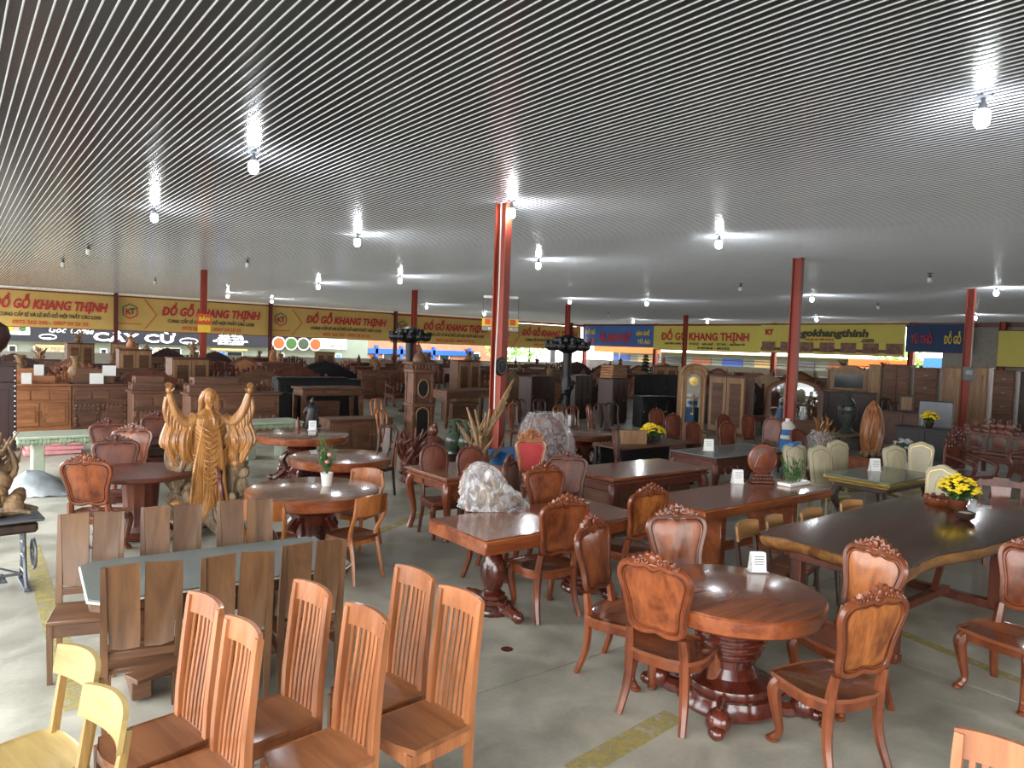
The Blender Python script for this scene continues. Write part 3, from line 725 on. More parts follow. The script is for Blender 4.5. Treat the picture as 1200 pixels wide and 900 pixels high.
def make_carved_chair(name='carved_dining_chair', wd='carved', pn='carvedpanel', tall=1.0, seat='top', open_crest=True, red=None):
    t = proto(name, 'chair')
    w, d, h = .225, .205, .46
    q = spline([(-w + .02, -d, 0), (w - .02, -d, 0), (w + .01, d - .06, 0), (w - .03, d, 0), (0, d + .02, 0), (-w + .03, d, 0), (-w - .01, d - .06, 0)], 3, True)
    q = [(p.x, p.y) for p in q]
    MB().prism(q, h - .026, h, lambda u, v, z: (u, v, z), inset=.035, bulge=-.007).out('seat', seat, t)
    MB().prism([(u * .94, v * .94) for u, v in q], h - .085, h - .024, lambda u, v, z: (u, v, z)).out('apron', wd, t)
    for a in (-1, 1): m = MB(); cabriole(a, d - .04, w - .03, h - .03, m); m.out('leg', wd, t)
    yb = lambda z: -d + .01 - .17 * max(0, z - .45) - .05 * max(0, .3 - z) ** 1.0
    for a in (-1, 1):
        P = spline([(a * .2, yb(0) - .05, 0), (a * .18, yb(.2), .2), (a * .172, yb(.42), .42), (a * .165, yb(.6), .6 * tall)], 4)
        MB().tube(P, [.022, .028, .033, .028], 6).out('leg', wd, t)
    zb, zs, zt = .6, .97, 1.05
    half = [(0, zb + .012), (.07, zb - .006), (.14, zb + .01), (.165, zb + .06), (.172, zb + .16), (.2, zb + .28), (.215, zs - .02), (.205, zs + .035), (.165, zt - .012), (.1, zt - .01), (.045, zt + .002), (0, zt - .018)]
    pts = [Vector((u, 0, z)) for u, z in half] + [Vector((-u, 0, z)) for u, z in half[-2:0:-1]]
    cv = [(p.x, p.z) for p in spline(pts, 3, True)]
    m = MB(); m.tube([(u, yb(z), z) for u, z in cv], .0235, 6, closed=True, up=(0, 1, 0)); m.out('back_frame', wd, t)
    m = MB(); k = .9; cz = .83
    sm = [(u * k, cz + (z - cz) * k) for u, z in cv]
    m.prism(sm, -.008, .008, lambda u, v, q_: (u, yb(v) + q_, v), inset=.16, bulge=.006); m.out('back_panel', red or pn, t)
    # thin moulding between panel and frame
    m = MB(); m.tube([(u * .97, yb(cz + (z - cz) * .97) + .016, cz + (z - cz) * .97) for u, z in sm], .0055, 4, closed=True, up=(0, 1, 0))
    m.tube([(u * .97, yb(cz + (z - cz) * .97) - .016, cz + (z - cz) * .97) for u, z in sm], .0055, 4, closed=True, up=(0, 1, 0)); m.out('moulding', wd, t)
    # pierced carved crest
    m = MB(); y0 = yb(zt + .04)
    crest = [(-.155, zt - .012), (-.165, zt + .03), (-.135, zt + .018), (-.125, zt + .05), (-.1, zt + .032), (-.085, zt + .068), (-.06, zt + .055), (-.04, zt + .092), (-.015, zt + .08), (0, zt + .105),
             (.015, zt + .08), (.04, zt + .092), (.06, zt + .055), (.085, zt + .068), (.1, zt + .032), (.125, zt + .05), (.135, zt + .018), (.165, zt + .03), (.155, zt - .012), (.08, zt - .02), (0, zt - .03), (-.08, zt - .02)]
    m.prism(crest, -.012, .012, lambda u, v, q_: (u, yb(v) + q_, v)); m.out('crest', wd, t)
    m = MB()
    for f in (-1, 1):
        for a in (-1, 1):
            for (u, z, r, st) in ((.05, zt + .03, .026, 0), (.1, zt + .016, .02, 1), (.14, zt + .006, .015, 2)):
                m.spiral((a * u, yb(z) + f * .015, z), r, 1.2, .006, a, start=st)
            for k in range(3): m.ball((a * (.03 + .045 * k), yb(zt + .06) + f * .012, zt + .07 - .02 * k), (.013, .008, .016), 6, 4)
        m.ball((0, yb(zt) + f * .018, zt + .045), (.022, .012, .034), 8, 6)
        m.ball((0, yb(zt) + f * .016, zt + .005), (.03, .01, .018), 8, 5)
    m.out('crest_carving', wd, t)
    return t

def make_round_back_chair(name='round_back_chair', wd='carved2', pn='carved2panel', legs=True):
    t = proto(name, 'chair'); w, d, h = .215, .2, .46
    MB().box((0, 0, h - .02), (2 * w, 2 * d, .05), .012).out('seat', pn, t)
    MB().box((0, 0, h - .07), (2 * w - .04, 2 * d - .04, .05)).out('apron', wd, t)
    for a in (-1, 1): m = MB(); cabriole(a, d - .04, w - .03, h - .03, m, .9); m.out('leg', wd, t)
    yb = lambda z: -d - .15 * max(0, z - .45)
    for a in (-1, 1): MB().tube([(a * .19, -d - .06, 0), (a * .175, -d, .3), (a * .165, yb(.5), .5), (a * .16, yb(.62), .62)], [.019, .025, .026, .024], 6).out('leg', wd, t)
    half = [(0, .6), (.12, .6), (.16, .64), (.17, .78), (.185, .92), (.165, 1.02), (.11, 1.085), (0, 1.11)]
    pts = [Vector((u, 0, z)) for u, z in half] + [Vector((-u, 0, z)) for u, z in half[-2:0:-1]]
    cv = [(p.x, p.z) for p in spline(pts, 3, True)]
    MB().tube([(u, yb(z), z) for u, z in cv], .022, 6, closed=True, up=(0, 1, 0)).out('back_frame', wd, t)
    MB().prism([(u * .9, .85 + (z - .85) * .9) for u, z in cv], -.01, .01, lambda u, v, q: (u, yb(v) + q, v), inset=.2, bulge=.008).out('back_panel', pn, t)
    m = MB(); y0 = yb(1.1)
    for a in (-1, 1):
        m.spiral((a * .045, y0 + .012, 1.11), .028, 1.2, .008, a); m.spiral((a * .1, y0 + .02, 1.085), .02, 1.1, .007, a)
    m.ball((0, y0 + .01, 1.12), (.028, .016, .03), 8, 5); m.out('crest_carving', wd, t)
    return t

def make_curved_chair():
    """low chair with a curved top rail and swept back posts"""
    t = proto('curved_back_chair', 'chair'); w, d, h = .2, .2, .45
    q = spline([(-w + .03, -d, 0), (w - .03, -d, 0), (w + .01, 0, 0), (w - .01, d - .03, 0), (0, d + .02, 0), (-w + .01, d - .03, 0), (-w - .01, 0, 0)], 3, True); q = [(p.x, p.y) for p in q]
    MB().prism(q, h - .03, h, lambda u, v, z: (u, v, z), inset=.05, bulge=-.006).out('seat', 'kldark', t)
    MB().prism([(u * .93, v * .93) for u, v in q], h - .08, h - .028, lambda u, v, z: (u, v, z)).out('apron', 'kl', t)
    for a in (-1, 1): MB().tube([(a * (w - .035), d - .04, 0), (a * (w - .03), d - .035, h - .04)], [.015, .022], 6).out('leg', 'kl', t)
    for a in (-1, 1):
        P = spline([(a * (w + .005), -d - .07, 0), (a * (w - .02), -d - .02, .24), (a * (w - .025), -d + .03, .46), (a * (w + .002), -d - .025, .6), (a * (w + .012), -d - .065, .7), (a * (w - .005), -d - .07, .84)], 4)
        MB().tube(P, [.016, .021, .026, .022, .021, .018], 6).out('back_post', 'kl', t)
    m = MB(); n = 10; vs = []
    for i in range(n + 1):
        u = -w - .015 + (2 * w + .03) * i / n; b = -.05 * (1 - (u / w) ** 2) - d - .065
        for z in (.685, .87):
            k = .02 * (1 - (u / w) ** 2); zz = z + k if z > .8 else z
            vs += [(u, b - .011 - (zz - .7) * .1, zz), (u, b + .011 - (zz - .7) * .1, zz)]
    fs = []
    for i in range(n):
        o = 4 * i; p = o + 4
        fs += [(o, p, p + 2, o + 2), (o + 1, o + 3, p + 3, p + 1), (o, o + 1, p + 1, p), (o + 2, p + 2, p + 3, o + 3)]
    fs += [(0, 2, 3, 1), (4 * n, 4 * n + 1, 4 * n + 3, 4 * n + 2)]
    m.add(vs, fs); m.out('top_rail', 'kl', t)
    return t

def make_rail_chair(name, wd, seatm, round_seat=False, z1=.84):
    t = proto(name, 'chair'); w, d, h = .205, .2, .45
    if round_seat:
        q = spline([(-w + .02, -d + .02, 0), (w - .02, -d + .02, 0), (w + .02, .03, 0), (w - .04, d, 0), (0, d + .025, 0), (-w + .04, d, 0), (-w - .02, .03, 0)], 4, True); q = [(p.x, p.y) for p in q]
        MB().prism(q, h - .035, h, lambda u, v, z: (u, v, z), inset=.04, bulge=-.008).out('seat', seatm, t)
    else:
        MB().box((0, 0, h - .02), (2 * w, 2 * d - .02, .04), .012).out('seat', seatm, t)
    MB().box((0, 0, h - .065), (2 * w - .07, 2 * d - .1, .06)).out('apron', wd, t)
    foot4(lambda a, b: b > 0 and MB().tube([(a * (w - .01), d, 0), (a * (w - .03), d - .05, h - .04)], [.015, .023], 8).out('leg', wd, t))
    yb = lambda z: -d + .03 - .16 * max(0, z - .42)
    for a in (-1, 1): MB().tube([(a * (w + .0), yb(0) - .05, 0), (a * (w - .02), yb(.42), .42), (a * (w - .01), yb(.65), .65), (a * (w + .0), yb(z1 - .05), z1 - .05)], [.016, .026, .024, .018], 4, up=(1, 0, 0)).out('back_post', wd, t)
    m = MB(); n = 10; vs = []
    for i in range(n + 1):
        u = -w - .02 + (2 * w + .04) * i / n; b = -.045 * (1 - (u / w) ** 2) + .02
        for z in (z1 - .15, z1):
            zz = z + (.012 * (1 - (u / w) ** 2) if z == z1 else .01 * (u / w) ** 2)
            vs += [(u, yb(zz) + b - .014, zz), (u, yb(zz) + b + .01, zz)]
    fs = []
    for i in range(n):
        o = 4 * i; p = o + 4
        fs += [(o, p, p + 2, o + 2), (o + 1, o + 3, p + 3, p + 1), (o, o + 1, p + 1, p), (o + 2, p + 2, p + 3, o + 3)]
    fs += [(0, 2, 3, 1), (4 * n, 4 * n + 1, 4 * n + 3, 4 * n + 2)]
    m.add(vs, fs); m.out('top_rail', 'rail' if wd == 'dark' else seatm, t)
    return t

def make_cream_chair():
    t = proto('cream_chair', 'chair'); w, d, h = .2, .2, .46
    MB().box((0, 0, h - .03), (2 * w, 2 * d, .06), .02).out('seat', 'cream', t)
    MB().box((0, 0, h - .08), (2 * w - .03, 2 * d - .03, .045)).out('apron', 'gold', t)
    foot4(lambda a, b: MB().tube([(a * (w - .02), b * (d - .03), 0), (a * (w - .03), b * (d - .04), h - .06)], [.014, .022], 6).out('leg', 'cream', t))
    yb = lambda z: -d - .16 * max(0, z - .45)
    out = [(-.15, .5), (.15, .5), (.19, .98), (.165, 1.05), (.09, 1.075), (.03, 1.1), (0, 1.105), (-.03, 1.1), (-.09, 1.075), (-.165, 1.05), (-.19, .98)]
    MB().prism(out, -.03, .02, lambda u, v, q: (u, yb(v) + q, v), inset=.06, bulge=.006).out('backrest', 'cream', t)
    a_ = MB(); o2 = [(u * .8, .78 + (z - .78) * .82) for u, z in out]
    for f in (-1, 1): a_.tube([(u, yb(z) + (-.005 if f > 0 else -.005) + f * .032, z) for u, z in o2], .0035, 4, closed=True)
    a_.out('gold_edging', 'gold', t)
    m = MB(); el = [(.055 * cos(k * pi / 8), .8 + .17 * sin(k * pi / 8)) for k in range(16)]
    for f in (-1, 1): m.tube([(u, yb(z) - .005 + f * .032, z) for u, z in el], .011, 4, closed=True)
    m.out('oval_moulding', 'cream', t)
    return t

def make_open_chair():
    t = proto('open_back_chair', 'chair'); w, d, h = .23, .2, .46
    MB().box((0, 0, h - .02), (2 * w, 2 * d, .04)).out('seat', 'carved2', t); MB().box((0, 0, h - .07), (2 * w - .04, 2 * d - .04, .06)).out('apron', 'carved2', t)
    for a in (-1, 1): MB().box((a * (w - .03), d - .03, .21), (.045, .045, .42)).out('leg', 'carved2', t)
    yb = lambda z: -d + .02 - .1 * max(0, z - .45)
    for a in (-1, 1): MB().tube([(a * (w - .02), yb(0), 0), (a * (w - .02), yb(.45), .45), (a * (w - .01), yb(.98), .98)], .026, 4, up=(1, 0, 0)).out('back_post', 'carved2', t)
    MB().prism([(-w - .02, .9), (w + .02, .9), (w + .03, .96), (.09, .985), (.08, 1.01), (-.08, 1.01), (-.09, .985), (-w - .03, .96)], -.018, .018, lambda u, v, q: (u, yb(v) + q, v)).out('top_rail', 'carved2', t)
    MB().prism([(-.07, .5), (.07, .5), (.09, .7), (.11, .92), (-.11, .92), (-.09, .7)], -.01, .01, lambda u, v, q: (u, yb(v) + q, v), inset=.15, bulge=.004).out('splat', 'carved', t)
    MB().box((0, yb(.56), .56), (2 * w - .06, .02, .05)).out('lower_rail', 'carved2', t)
    return t

def make_splat_chair(name='splat_back_chair', wd='carved', scroll=True):
    """simple chair of the crowded rows: two curved posts, yoke and vase shaped splat"""
    t = proto(name, 'chair'); w, d, h = .21, .2, .46
    MB().box((0, 0, h - .03), (2 * w, 2 * d, .06), .01).out('seat', wd, t)
    foot4(lambda a, b: b > 0 and MB().tube([(a * (w - .02), d - .02, 0), (a * (w - .02), d - .02, h - .05)], [.018, .024], 6).out('leg', wd, t))
    yb = lambda z: -d - .14 * max(0, z - .45)
    for a in (-1, 1): MB().tube(spline([(a * .2, -d - .05, 0), (a * .19, -d, .45), (a * .16, yb(.75), .75), (a * .18, yb(1.0), 1.0), (a * .1, yb(1.08), 1.08)], 3), [.02, .026, .022, .02], 6).out('back_post', wd, t)
    m = MB(); m.tube(spline([(-.17, yb(1.03), 1.03), (-.09, yb(1.09), 1.09), (0, yb(1.06), 1.07), (.09, yb(1.09), 1.09), (.17, yb(1.03), 1.03)], 3), .022, 6)
    if scroll:
        for a in (-1, 1): m.spiral((a * .12, yb(1.08) + .02, 1.07), .03, 1.2, .009, a)
    m.out('crest', wd, t)
    MB().prism([(-.035, .5), (.035, .5), (.045, .62), (.085, .76), (.06, .9), (.05, 1.05), (-.05, 1.05), (-.06, .9), (-.085, .76), (-.045, .62)], -.01, .01, lambda u, v, q: (u, yb(v) + q, v), inset=.1, bulge=.003).out('splat', wd, t)
    return t

# ---- tables
def round_table(label, loc, r, h=.8, th=.1, top='top', edge='topedge', base='redbase', feet=4, kind='ring', name='round_table', deg=0):
    t = thing(name, label, 'table', (*loc, 0), deg)
    m = MB(); m.lathe([(r - .012, h - .006), (r - .03, h), (0, h)], 56); m.out('tabletop', top, t, smooth=30)
    m = MB(); m.lathe([(.02, h - th), (r - .02, h - th), (r - .004, h - th + .012), (r, h - th + .03), (r, h - .016), (r - .01, h - .005)], 56); m.out('table_edge', edge, t, smooth=26)
    if kind == 'ring':
        k = r / .62
        pr = [(.3 * k, .14), (.31 * k, .17), (.3 * k, .2), (.2 * k, .24), (.17 * k, .3), (.19 * k, .36)]
        z = .36
        for i in range(6):
            q = (.19 + .022 * i) * k; pr += [(q, z), (q + .018, z + .016), (q + .02, z + .03), (q + .004, z + .048)]; z += .056
        pr = [p for p in pr if p[1] <= h - th]; pr.append((pr[-1][0], h - th + .002))
        MB().lathe(pr, 28).out('pedestal', base, t)
        MB().lathe([(.2 * k, .03), (.35 * k, .03), (.37 * k, .06), (.34 * k, .1), (.33 * k, .14), (.2 * k, .15)], 32).out('plinth', base, t)
        for i in range(feet):
            a = 2 * pi * i / feet + .5; m = MB()
            m.tube([(cos(a) * .28 * k, sin(a) * .28 * k, .05), (cos(a) * .4 * k, sin(a) * .4 * k, .05), (cos(a) * .48 * k, sin(a) * .48 * k, .07)], [.05, .055, .045], 8)
            m.ball((cos(a) * .5 * k, sin(a) * .5 * k, .1), (.085, .085, .085), 10, 7)
            m.ball((cos(a) * .58 * k, sin(a) * .58 * k, .06), (.055, .055, .045), 8, 5)
            m.tube([(cos(a) * .52 * k, sin(a) * .52 * k, .17), (cos(a) * .42 * k, sin(a) * .42 * k, .2), (cos(a) * .36 * k, sin(a) * .36 * k, .12)], [.02, .026, .012], 6)
            for sd in (-1, 1):
                m.ball((cos(a) * .51 * k - sin(a) * sd * .04, sin(a) * .51 * k + cos(a) * sd * .04, .11), .015, 6, 4)
            m.out('carved_foot', base, t)
    elif kind == 'flute':
        MB().lathe([(.19, .16), (.17, .22), (.2, h - th - .06), (.24, h - th)], 32, wob=lambda a, z: .05 * cos(12 * a)).out('pedestal', base, t)
        MB().lathe([(.1, .02), (.26, .02), (.28, .06), (.2, .1), (.19, .16)], 24).out('plinth', base, t)
        for i in range(feet):
            a = 2 * pi * i / feet + .3; m = MB()
            m.tube([(cos(a) * .2, sin(a) * .2, .1), (cos(a) * .34, sin(a) * .34, .08), (cos(a) * .42, sin(a) * .42, .03)], [.05, .045, .03], 8); m.ball((cos(a) * .43, sin(a) * .43, .04), (.045, .045, .04), 8, 5); m.out('carved_foot', base, t)
    else:
        MB().lathe([(.24, .1), (.26, .16), (.2, .24), (.17, .34), (.21, .46), (.25, .55), (.2, h - th - .04), (.3, h - th)], 28, wob=lambda a, z: .04 * cos(8 * a + 12 * z)).out('pedestal', base, t)
        MB().lathe([(.1, .02), (.34, .02), (.37, .05), (.3, .09), (.26, .12)], 28).out('plinth', base, t)
        for i in range(feet):
            a = 2 * pi * i / feet + .4; m = MB(); k = 1
            P = spline([(cos(a) * .2, sin(a) * .2, .5), (cos(a) * .32, sin(a) * .32, .36), (cos(a) * .27, sin(a) * .27, .2), (cos(a) * .42, sin(a) * .42, .06), (cos(a) * .5, sin(a) * .5, .05)], 4)
            m.tube(P, [.03, .06, .05, .06, .035], 8); m.ball((cos(a) * .5, sin(a) * .5, .05), (.06, .06, .05), 8, 6)
            for q in range(4): m.ball((cos(a) * (.3 + .02 * q), sin(a) * (.3 + .02 * q), .4 - .07 * q), (.045, .045, .03), 6, 4)
            m.out('carved_foot', base, t)
    return t
def turned_leg(x, y, h, r, base, t, name='pedestal', flute=True):
    m = MB(); k = r
    m.lathe([(k * 1.9, 0), (k * 2.0, .03), (k * 1.9, .05), (k * 1.6, .055), (k * 1.65, .08), (k * 1.4, .09), (k * 1.4, .12), (k * 1.15, .13), (k * 1.15, .16), (k * .9, .175), (k * .75, .2),
             (k * 1.0, .26), (k * 1.2, .33), (k * 1.15, .42), (k * .8, .5), (k * .7, .52), (k * .9, .54), (k * .75, .56), (k * 1.1, .62), (k * 1.3, h)], 20, (x, y, 0))
    m.out(name, base, t)

def cabinet(t, w, d, h, body, door, n=2, drawers=0, feet=.06, cornice=.03, knob='metal', z0=0, arch=False):
    MB().box((0, 0, z0 + feet + (h - feet - cornice) / 2), (w - .03, d - .03, h - feet - cornice), .005).out('body', body, t)
    MB().box((0, 0, z0 + h - cornice / 2), (w + .03, d + .03, cornice), .01).out('top_board', body, t)
    if feet: MB().box((0, 0, z0 + feet / 2), (w - .06, d - .06, feet), .004).out('plinth', body, t)
    zt = h - cornice - .03; zd = feet + .03
    dh = (zt - zd) * (.2 if drawers and n else (1 / max(1, drawers) if drawers else 0))
    if drawers and not n:
        for k in range(drawers):
            z = zd + (k + .5) * dh; o = MB().box((0, d / 2, z0 + z), (w - .1, .03, dh - .03), .008).out('drawer', door, t)
            MB().box((0, d / 2 + .025, z0 + z), (.12, .02, .018)).out('handle', knob, o)
        return
    if drawers:
        for k in range(n):
            x = (k + .5) / n * (w - .08) - (w - .08) / 2; o = MB().box((x, d / 2, z0 + zt - dh / 2), ((w - .08) / n - .03, .03, dh - .02), .008).out('drawer', door, t)
            MB().ball((x, d / 2 + .03, z0 + zt - dh / 2), .014, 6, 4).out('knob', knob, o)
    if n:
        hh = zt - zd - (dh if drawers else 0); ww = (w - .08) / n
        for k in range(n):
            x = (k + .5) * ww - (w - .08) / 2; zc = zd + hh / 2
            o = MB().box((x, d / 2 - .005, z0 + zc), (ww - .02, .03, hh - .02), .006).out('door', door, t)
            m = MB()
            if arch:
                q = [(-ww * .33, -hh * .4), (ww * .33, -hh * .4), (ww * .33, hh * .34), (ww * .2, hh * .38), (0, hh * .43), (-ww * .2, hh * .38), (-ww * .33, hh * .34)]
                m.prism(q, 0, .012, lambda u, v, q_: (x + u, d / 2 + .012 + q_, z0 + zc + v), inset=.1, bulge=.004)
            else: m.box((x, d / 2 + .012, z0 + zc), (ww * .62, .014, hh * .78), .006)
            m.out('door_panel', body, o)
            MB().ball((x + (ww * .42 if k % 2 == 0 else -ww * .42), d / 2 + .028, z0 + zc), .014, 6, 4).out('knob', knob, o)
def make_cabinet(name, cat, *a, **k):
    t = proto(name, cat); cabinet(t, *a, **k); return t

def frond_carving(m, x0, x1, y, z, hgt, n, R_, th=.03, arch=True):
    """a run of pierced scrollwork rising to the middle: overlapping lobes, curls and buds"""
    r = abs(x1 - x0) / n * .5
    for i in range(n):
        u = (i + .5) / n; x = x0 + (x1 - x0) * u; k = (.3 + .7 * sin(pi * u)) if arch else 1
        hh = hgt * k; q = max(1, int(hh / (r * 1.5)))
        for j in range(q):
            zz = z + r * .6 + (hh - r) * j / max(1, q)
            m.ball((x + R_.uniform(-.3, .3) * r, y, zz), (r * R_.uniform(.8, 1.15), th * R_.uniform(.6, 1), r * R_.uniform(.75, 1.1)), 6, 4, R=Matrix.Rotation(R_.uniform(-.7, .7), 3, 'Y'))
        m.spiral((x, y, z + hh * .82), max(.015, r * R_.uniform(.7, 1.0)), 1.2, th * .4, R_.choice((-1, 1)), n=4, start=R_.uniform(0, 6))

def make_bench(w=1.7, mat='carved2', seed=1, hback=1.15):
    """long carved salon bench: seat, scrolled arms, pierced back under a carved crest"""
    t = proto('carved_bench', 'bench'); R_ = random.Random(seed); d = .6
    MB().box((0, 0, .42), (w, d, .06), .012).out('seat', mat, t)
    MB().box((0, .02, .35), (w - .08, d - .08, .09)).out('apron', mat, t)
    foot4(lambda a, b: (lambda m: (m.tube([(a * (w / 2 - .08), b * (d / 2 - .08), .36), (a * (w / 2 - .05), b * (d / 2 - .04), .2), (a * (w / 2 - .08), b * (d / 2 - .06), 0)], [.06, .045, .05], 6), m.out('leg', mat, t)))(MB()))
    for a in (-1, 1):
        m = MB(); m.tube(spline([(a * (w / 2 - .04), d / 2 - .06, .44), (a * (w / 2 - .02), d / 2 - .03, .62), (a * (w / 2 - .04), 0, .7), (a * (w / 2 - .04), -d / 2 + .05, .76)], 4), .035, 6); m.spiral((a * (w / 2 - .03), d / 2 - .05, .66), .06, 1.2, .02, 1, 'yz'); m.out('armrest', mat, t)
    n = max(3, int(w / .45))
    m = MB(); m.box((0, -d / 2 + .02, .85), (w - .1, .04, .06)); m.box((0, -d / 2 + .02, .5), (w - .1, .04, .05))
    for k in range(n + 1): m.box((-w / 2 + .07 + (w - .14) * k / n, -d / 2 + .02, .68), (.045, .045, .4))
    m.out('back_frame', mat, t)
    for k in range(n):
        x = -w / 2 + .07 + (w - .14) * (k + .5) / n; MB().prism([(-.11, -.14), (.11, -.14), (.13, .05), (.08, .15), (-.08, .15), (-.13, .05)], -.012, .012, lambda u, v, q: (x + u, -d / 2 + .02 + q, .68 + v), inset=.2, bulge=.01).out('back_panel', mat, t)
    m = MB(); frond_carving(m, -w / 2 + .05, w / 2 - .05, -d / 2 + .02, .87, hback - .87 + .12, max(7, int(w * 6)), R_); m.out('crest_carving', mat, t)
    return t
def make_armchair(mat='carved2', seed=3):
    t = make_bench(.72, mat, seed, 1.2); t.name = 'carved_armchair'; t['category'] = 'armchair'; return t
def make_headboard(w=1.7, h=1.3, mat='brown', pn='brown', seed=2):
    t = proto('headboard', 'headboard'); R_ = random.Random(seed)
    out = [(-w / 2, .0), (w / 2, 0), (w / 2, h * .62), (w * .4, h * .74), (w * .2, h * .9), (0, h), (-w * .2, h * .9), (-w * .4, h * .74), (-w / 2, h * .62)]
    MB().prism(out, -.03, .03, lambda u, v, q: (u, q, v)).out('board', mat, t)
    MB().prism([(u * .78, h * .1 + v * .78) for u, v in out], .03, .045, lambda u, v, q: (u, q, v), inset=.1, bulge=.01).out('raised_panel', pn, t)
    m = MB(); frond_carving(m, -w * .42, w * .42, 0, h * .6, h * .42, 9, R_, .04)
    m.out('crest_carving', mat, t)
    for a in (-1, 1): m = MB(); m.box((a * (w / 2 + .03), 0, h * .35), (.09, .09, h * .7)); m.ball((a * (w / 2 + .03), 0, h * .74), .06, 8, 6); m.out('post', mat, t)
    return t
def make_altar(w=1.5, mat='brown', seed=5):
    t = proto('altar_table', 'table'); R_ = random.Random(seed); d = .6; h = 1.2
    MB().box((0, 0, h - .03), (w + .1, d, .06), .012).out('top_board', mat, t)
    MB().box((0, 0, h - .15), (w - .04, d - .06, .18)).out('frieze', mat, t)
    for k in range(3): MB().box(((k - 1) * w / 3.2, d / 2 - .02, h - .15), (w / 4.2, .02, .12), .006).out('drawer', mat, t)
    m = MB(); frond_carving(m, -w / 2 + .1, w / 2 - .1, d / 2 - .05, h - .44, .2, 9, R_, .025, False); m.out('apron_carving', mat, t)
    foot4(lambda a, b: MB().tube([(a * (w / 2 - .06), b * (d / 2 - .07), h - .24), (a * (w / 2 - .02), b * (d / 2 - .04), h - .5), (a * (w / 2 - .08), b * (d / 2 - .08), .25), (a * (w / 2 - .04), b * (d / 2 - .05), 0)], [.07, .055, .04, .055], 6).out('leg', mat, t))
    return t
def make_figure(h=.5, mat='driftwood', seed=1, name='wooden_figure'):
    """small seated or standing root wood figure on a rough base"""
    t = proto(name, 'carving'); R_ = random.Random(seed); m = MB()
    m.lathe([(h * .22, 0), (h * .28, h * .05), (h * .22, h * .12), (h * .1, h * .14)], 10, wob=lambda a, z: .2 * sin(3 * a + seed)); m.out('base', mat, t)
    m = MB(); m.lathe([(h * .2, h * .1), (h * .24, h * .25), (h * .17, h * .45), (h * .19, h * .6), (h * .14, h * .72), (h * .06, h * .78)], 10, wob=lambda a, z: .12 * sin(2 * a + 9 * z / h + seed))
    for a in (-1, 1): m.tube([(a * h * .16, 0, h * .66), (a * h * .26, h * .06, h * .5), (a * h * .1 * R_.uniform(.3, 1.2), h * .2, h * (.4 + .3 * R_.random()))], [h * .06, h * .05, h * .035], 6)
    m.out('robe', mat, t)
    m = MB(); m.ball((0, h * .02, h * .87), (h * .085, h * .09, h * .11), 8, 6); m.ball((0, -h * .02, h * .96), (h * .05, h * .05, h * .05), 6, 4); m.ball((0, h * .1, h * .86), h * .02, 5, 4); m.out('head', mat, t)
    return t
def make_root(h=.7, mat='driftwood', seed=1, w=.5, n=9, th=1.0):
    t = proto('root_carving', 'carving'); R_ = random.Random(seed); m = MB()
    for k in range(n):
        a = R_.uniform(0, 6.28); P = [(R_.gauss(0, w * .08), R_.gauss(0, w * .08), 0)]
        for j in range(1, 5): P.append((w * .5 * j / 4 * cos(a) * R_.uniform(.3, 1), w * .5 * j / 4 * sin(a) * R_.uniform(.3, 1), h * j / 4 * R_.uniform(.75, 1.0))); a += R_.uniform(-.8, .8)
        m.tube(spline(P, 3), [h * .075 * th, h * .06 * th, h * .04 * th, h * .012], 6)
        for q in range(2):
            b = Vector(P[2 + q]); a2 = a + R_.uniform(-1.5, 1.5); L = h * R_.uniform(.15, .32)
            m.tube([b, b + Vector((cos(a2) * L * .5, sin(a2) * L * .5, L * .4)), b + Vector((cos(a2 + .4) * L * .8, sin(a2 + .4) * L * .8, L))], [h * .03 * th, h * .02 * th, h * .006], 5)
    m.out('branches', mat, t)
    m = MB()
    for k in range(12):
        z = R_.uniform(.05, .5); m.ball((R_.gauss(0, w * .1), R_.gauss(0, w * .1), z * h), (w * R_.uniform(.05, .11), w * R_.uniform(.05, .1), h * R_.uniform(.06, .13)), 7, 5, R=Matrix.Rotation(R_.uniform(0, 3), 3, 'X'))
    m.out('burl', mat, t)
    return t
def make_vase(h=.5, mat='celadon', name='vase'):
    t = proto(name, 'vase'); MB().lathe([(h * .14, 0), (h * .18, h * .03), (h * .16, h * .1), (h * .26, h * .3), (h * .27, h * .42), (h * .2, h * .58), (h * .1, h * .68), (h * .1, h * .84), (h * .19, h * .98), (h * .18, h), (h * .09, h * .86)], 18).out('body', mat, t)
    m = MB()
    for a in (-1, 1): m.tube([(a * h * .1, 0, h * .82), (a * h * .19, 0, h * .76), (a * h * .17, 0, h * .62)], h * .02, 5)
    m.out('handle_pair', mat, t)
    return t
def price_card(loc, deg, label, w=.1, h=.14):
    t = thing('price_card', label, 'card', loc, deg)
    for s_ in (-1, 1):
        o = MB().box((0, s_ * .028, h / 2), (w, .003, h * 1.0), 0, R=Matrix.Rotation(s_ * .2, 3, 'X')).out('card_face', 'paper', t, smooth=0)
        m = MB()
        for k in range(5): m.box((0, s_ * .032 , h * (.28 + .13 * k)), (w * (.7 - .1 * (k % 2)), .004, .004), 0, R=None)
        m.out('print', 'ink', o, smooth=0)
    MB().box((0.0, 0, .002), (w * 1.3, .1, .003), 0).out('card_foot', 'paper', t, smooth=0)
    return t
